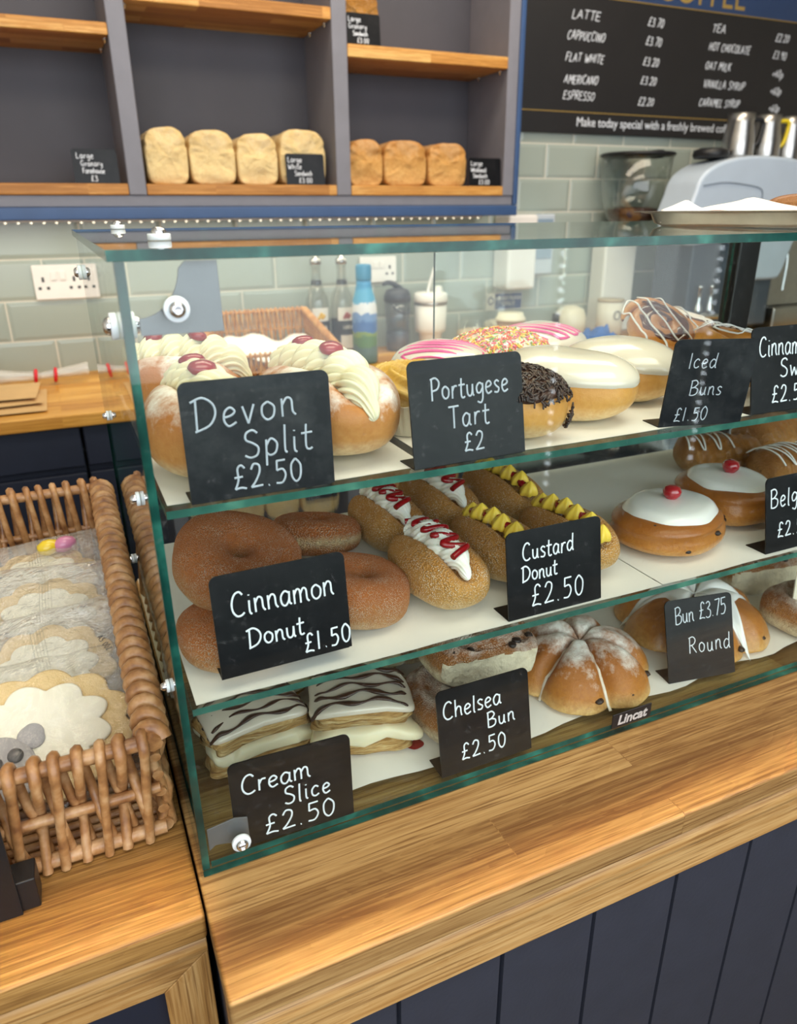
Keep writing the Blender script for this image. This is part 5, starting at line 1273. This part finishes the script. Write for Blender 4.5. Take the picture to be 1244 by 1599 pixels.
# plastic bag roll with red ties and brown paper bags
CLEARB = film('milky_polythene', .35, 16, .5)
t = thing('polythene_bag', 'twisted clear polythene bag tied with two red bands', 'bag', (-.12, 2.10, BZ))
m = MB(); rows = []
for i in range(41):
    u = i/40; x = -.32+.33*u*1.05; R = .012+.060*(1-u)**1.6; row = []
    for k in range(28):
        a = 2*PI*k/28; q = R*(1+.22*nz(u*6, math.cos(a)*1.5, math.sin(a)*1.5, 1.5, 3)); row.append((x, q*math.cos(a)*1.3, .012+max(.0, R*.9+q*math.sin(a)*.9)))
    rows.append(row)
for i in range(12):
    u = i/11; x = .0265+.12*u; rows.append([(x, (.010+.012*u)*math.cos(2*PI*k/28)*(1+.3*nz(u*4, k, 0, 1.3)), .022+.012*u+(.008+.008*u)*math.sin(2*PI*k/28)) for k in range(28)])
m.grid(rows, 0, True); m.build('sheet', CLEARB, t, loc=(.02, 0, .002))
RED = paint('red_tape', '#d3152a', .4, .08, 30)
for x in (.038, .085): MB().tube([(x+.002*math.sin(a), .0155*math.cos(a), .024+.0150*math.sin(a)) for a in [2*PI*k/20 for k in range(20)]], .0048, 7, closed=True).build('red_tie', RED, t)
KRAFT = paint('brown_kraft_paper', '#cda873', .7, .06, 14, .08, 60)
for i, (lab, x, y, z, w, d, rz) in enumerate([('brown paper bag at the bottom of the small stack on the worktop', -.190, 1.900, .0005, .13, .12, .0), ('brown paper bag in the middle of the small stack', -.200, 1.915, .010, .125, .105, .10), ('brown paper bag on top of the small stack by the clear bag', -.195, 1.93, .020, .120, .09, -.05)]):
    m = MB(); rows = []
    for sg in (1, -1):
        rr = [[(-w+2*w*a/20, -d+2*d*b/14, (.0045+sg*.0042*(max(0, 1-abs(-1+2*a/20)**6)*max(0, 1-abs(-1+2*b/14)**6))*(1+.5*nz(a/6, b/6, sg, 1, i)))) for a in range(21)] for b in range(15)]
        m.grid(rr if sg > 0 else [r[::-1] for r in rr])
    o = m.build('paper_bag', KRAFT, None, loc=(x, y, BZ+z), rot=(0, 0, rz)); tag(o, lab, 'bag', 'brown paper bags')
m = MB()
for sg in (1, -1):
    rr = [[((-.045+.09*a/16)*(1-.35*b/14)*1, -.15+.30*b/14, .010+.02*(b/14)+sg*.008*max(0, 1-abs(-1+2*a/16)**4)*(1+.6*nz(a/4, b/4, sg, 1, 5))) for a in range(17)] for b in range(15)]
    m.grid(rr if sg > 0 else [r[::-1] for r in rr])
o = m.build('paper_bag', KRAFT, None, loc=(.150, 1.985, BZ+.001), rot=(0, 0, PI)); tag(o, 'folded brown paper bag seen through the case corner glass', 'bag', 'brown paper bags')

# ------------------------------------------------------------------ coffee grinder and machine
t = thing('coffee_grinder', 'white bodied coffee grinder with clear bean hopper and black lid', 'coffee grinder', (1.80, 2.09, BZ))
MB().box(1.742, 1.880, 2.03, 2.17, BZ+.0005, 1.335).build('body', OFFW, t, True, .012, 4) if False else MB().box(1.765, 1.905, 2.155, 2.235, BZ+.0005, 1.335).build('body', OFFW, t, True, .010, 4)
hc = (1.845-1.80, 2.135-2.09, 0)
MB().lathe([(.060, .362), (.085, .385), (.108, .45), (.118, .575), (.116, .575), (.106, .45), (.083, .387), (.058, .364)], hc, 40).build('hopper', GLASSR, t)
m = MB(); m.lathe([(0, .365), (.058, .366), (.080, .388), (.088, .412), (.05, .42), (0, .418)], hc, 36); m.v = [(a*(1+.03*nz(a, b, c, 120)), b*(1+.03*nz(a, b, c, 120, 2)), c) for a, b, c in m.v]; m.build('coffee_beans', paint('roasted_beans', '#4a2c1c', .4, .5, 180, .8, 160), t)
MB().lathe([(0, .5765), (.121, .5765), (.123, .581), (.118, .586), (.02, .590), (0, .590)], hc, 40).build('lid', BLACKP, t)
MB().box(.115, .142, hc[1]-.02, hc[1]+.02, .572, .598).build('lid_tab', BLACKP, t, bevel=.004)
t = thing('espresso_machine', 'blue-grey espresso machine with rounded shell and dark side', 'coffee machine', (2.05, 1.98, BZ))
SHELL = paint('blue_grey_enamel', '#c0cede', .25, .03, 10, coat=.5); DSIDE = paint('dark_blue_grey_panel', '#4a535f', .35, .1, 10)
sh = [(1.820, 1.285), (1.850, 1.43), (1.868, 1.475), (1.90, 1.502), (1.96, 1.525), (2.06, 1.540), (2.20, 1.540), (2.31, 1.528), (2.352, 1.505), (2.368, 1.47), (2.345, 1.35), (2.300, 1.21), (2.285, 1.175), (2.255, 1.160), (2.10, 1.165), (2.06, 1.19), (2.05, 1.285)]
sh = [(p.x, p.y) for p in crom([(x, z, 0) for x, z in sh], 4, True)]
MB().prism(sh, 1.86, 2.005, 'y').build('shell', SHELL, t, True, .012, 4)
ar = crom([(1.875, 1.452, 0), (1.97, 1.462, 0), (2.09, 1.452, 0), (2.128, 1.440, 0), (2.135, 1.415, 0)], 8)
MB().tube([(p.x, 1.8585, p.y) for p in ar], .0016, 6).build('shell_seam', paint('seam_grey', '#6f7a88', .5, .05, 20), t, True)  # thin line in darker blue-grey along the shell seam
MB().box(1.90, 2.285, 1.89, 2.06, BZ+.03, 1.284).build('dark_body', DSIDE, t, True, .008)
for x in (1.93, 2.25): MB().lathe([(0, 0), (.02, 0), (.016, .03), (0, .03)], (x, 1.98, BZ+.0004), 16).build('foot', BLACKP, t, True)
for x in (1.935, 1.985):
    MB().lathe([(.013, 0), (.013, .012), (.006, .03), (.006, .075), (.009, .08), (0, .082)], (x, 1.87, 1.07), 14, axis='z').build('steam_lever', CHROME, t, True)
MB().tube(crom([(1.91, 1.875, 1.045), (1.95, 1.865, 1.055), (2.02, 1.865, 1.050)], 5), .010, 10).build('portafilter', CHROME, t, True)
MB().box(2.31, 2.62, 1.88, 2.18, BZ+.0005, 1.06).build('drip_tray', STEEL, t, True, .008)
MB().box(2.36, 2.62, 1.90, 2.18, 1.30, 1.50).build('group_housing', SHELL, t, True, .02, 4)
MB().box(2.305, 2.60, 1.92, 2.18, 1.062, 1.30).build('back_splash', STEEL, t, True, .004)
for x in (2.40, 2.52): MB().lathe([(.03, 0), (.034, .02), (.034, .05), (.02, .06), (0, .06)], (x, 1.97, 1.235), 24).build('group_head', CHROME, t, True)
MB().tube(crom([(2.33, 1.90, 1.30), (2.335, 1.885, 1.22), (2.33, 1.88, 1.12)], 6), .005, 10).build('steam_wand', CHROME, t, True)
def pitcher(label, loc, r, h, handle):
    t = thing('milk_pitcher', label, 'jug', loc, 0, 'steel jugs on the coffee machine')
    MB().lathe([(0, .0005), (r*.98, .0005), (r, .004), (r*.97, h*.4), (r*.80, h*.8), (r*.82, h), (r*.79, h), (r*.77, h*.8), (r*.94, h*.4), (r*.95, .006), (0, .006)], (0,0,0), 32).build('body', STEEL, t)
    MB().tube(crom([(r*.78, -.01, h*.86), (r*1.35, -.02, h*.86), (r*1.5, -.02, h*.7), (r*1.25, -.02, h*.35), (r*.98, -.01, h*.25)], 6), .0065, 10).build('handle', handle, t)
YEL = paint('yellow_handle_sleeve', '#e3c81f', .4, .04, 30)
pitcher('steel milk jug on the coffee machine, first from the grinder', (2.085, 1.945, 1.5405), .050, .125, BLACKP)
pitcher('steel milk jug with a yellow handle on the coffee machine', (2.205, 1.945, 1.5405), .048, .125, YEL)
pitcher('steel milk jug furthest along the coffee machine', (2.315, 1.950, 1.5345), .048, .130, BLACKP)
o = MB().lathe([(0, 0), (.050, 0), (.056, .010), (.053, .024), (.036, .030), (0, .031)], (0,0,0), 36).build('black_lid', BLACKP, None, loc=(1.975, 1.945, 1.5345)); tag(o, 'round black lid lying on top of the coffee machine', 'lid')

# ------------------------------------------------------------------ tray of bakes on the case top
TZ = CT+.0065
t = thing('baking_tray', 'shallow stainless steel tray on the glass case top', 'tray', (.872, .590, TZ+.0009))
m = MB()
def rr_(x0, x1, y0, y1, z, r=.02): return [(x+r*math.cos(a), y+r*math.sin(a), z) for x, y, a0 in ((x1-r, y0+r, -PI/2), (x1-r, y1-r, 0), (x0+r, y1-r, PI/2), (x0+r, y0+r, PI)) for a in [a0+PI/2*k/6 for k in range(7)]]
T0, T1, T2, T3 = -.262, .172, -.125, .125
prof = [(.030, .0004), (.022, .0004), (.016, .004), (.013, .013), (.004, .0148), (0, .0148), (0, .0158), (.005, .0158), (.0145, .0142), (.0172, .0052), (.0225, .0018), (.030, .0018)]
rows = [rr_(T0+i, T1-i, T2+i, T3-i, z) for i, z in prof]; m.grid(rows, 0, True)
m.add(rows[0], [tuple(range(len(rows[0])))[::-1]]); m.add(rows[-1], [tuple(range(len(rows[-1])))])
m.build('tray', STEEL, t)
def curl(label, x, y, w, d, rz, seed, hgt, lean):
    m = MB(); rows = []
    for j in range(13):
        row = []
        for i in range(19):
            u, v = i/18, j/12; row.append((-w/2+w*u, d*v*.5+lean*v*v, .003+hgt*(v**1.2)*(1-.55*abs(u-.42)*2)*(1+.2*nz(u*3, v, 0, 1, seed))))
        rows.append(row)
    m.grid(rows); o = m.build('paper_wrap', PAPER, None, loc=(x, y, TZ+.0022), rot=(0, 0, rz)); so = o.modifiers.new('t', 'SOLIDIFY'); so.thickness = .0005; tag(o, label, 'paper sheet', 'white paper on the tray')
curl('white paper curling up at the open end of the steel tray', .648, .655, .062, .03, -.72, 3, .022, -.004)
curl('white folded paper standing in the middle of the steel tray', .690, .598, .125, .05, -.75, 6, .026, .01)
def bake(name, label, cat, x, y, rx, ry, h, rz, mat, seed):
    s = Sq(rx, ry, h, .75, .8, .06, 30, seed); o = s.mesh().build(name, mat, None, loc=(x, y, TZ+.0032), rot=(0, 0, rz)); tag(o, label, cat)
bake('sausage_roll', 'golden flaky roll lying behind the folded paper on the tray', 'pastry', .775, .610, .045, .020, .030, -.6, FLAKY, 3)
bake('flat_pastry', 'flat golden bake under the papers on the steel tray', 'pastry', .700, .640, .040, .030, .013, .0, FLAKY, 5)
bake('flat_pastry', 'flat golden bake at the picture edge of the steel tray', 'pastry', .720, .515, .040, .026, .012, .1, FLAKY, 7)
bake('chocolate_bake', 'dark brown bake at the picture edge of the steel tray', 'pastry', .800, .555, .042, .030, .032, .2, paint('dark_brown_cake', '#5b3526', .7, .25, 60, .5, 120), 9)

# ------------------------------------------------------------------ LED light strips on the window frame, mirrored in the rear door
LEDC = emit('cool_led', '#eaf4ff', 9.0)
for i, (lab, x) in enumerate((('vertical LED strip on the shop window frame, brighter mirrored dots in the case glass', 1.53), ('vertical LED strip on the shop window mullion mirrored faintly in the case glass', 2.23))):
    t = thing('window_light_strip', lab, 'light strip', (x, -1.19, 1.1))
    MB().box(x-.012, x+.012, -1.1985, -1.184, .43, 2.0).build('channel', WHITE, t, True)
    m = MB()
    for k in range(40): m.box(x-.006, x+.006, -1.1835, -1.181, .45+.038*k, .464+.038*k)
    m.build('diodes', LEDC, t, True)['kind'] = 'stuff'
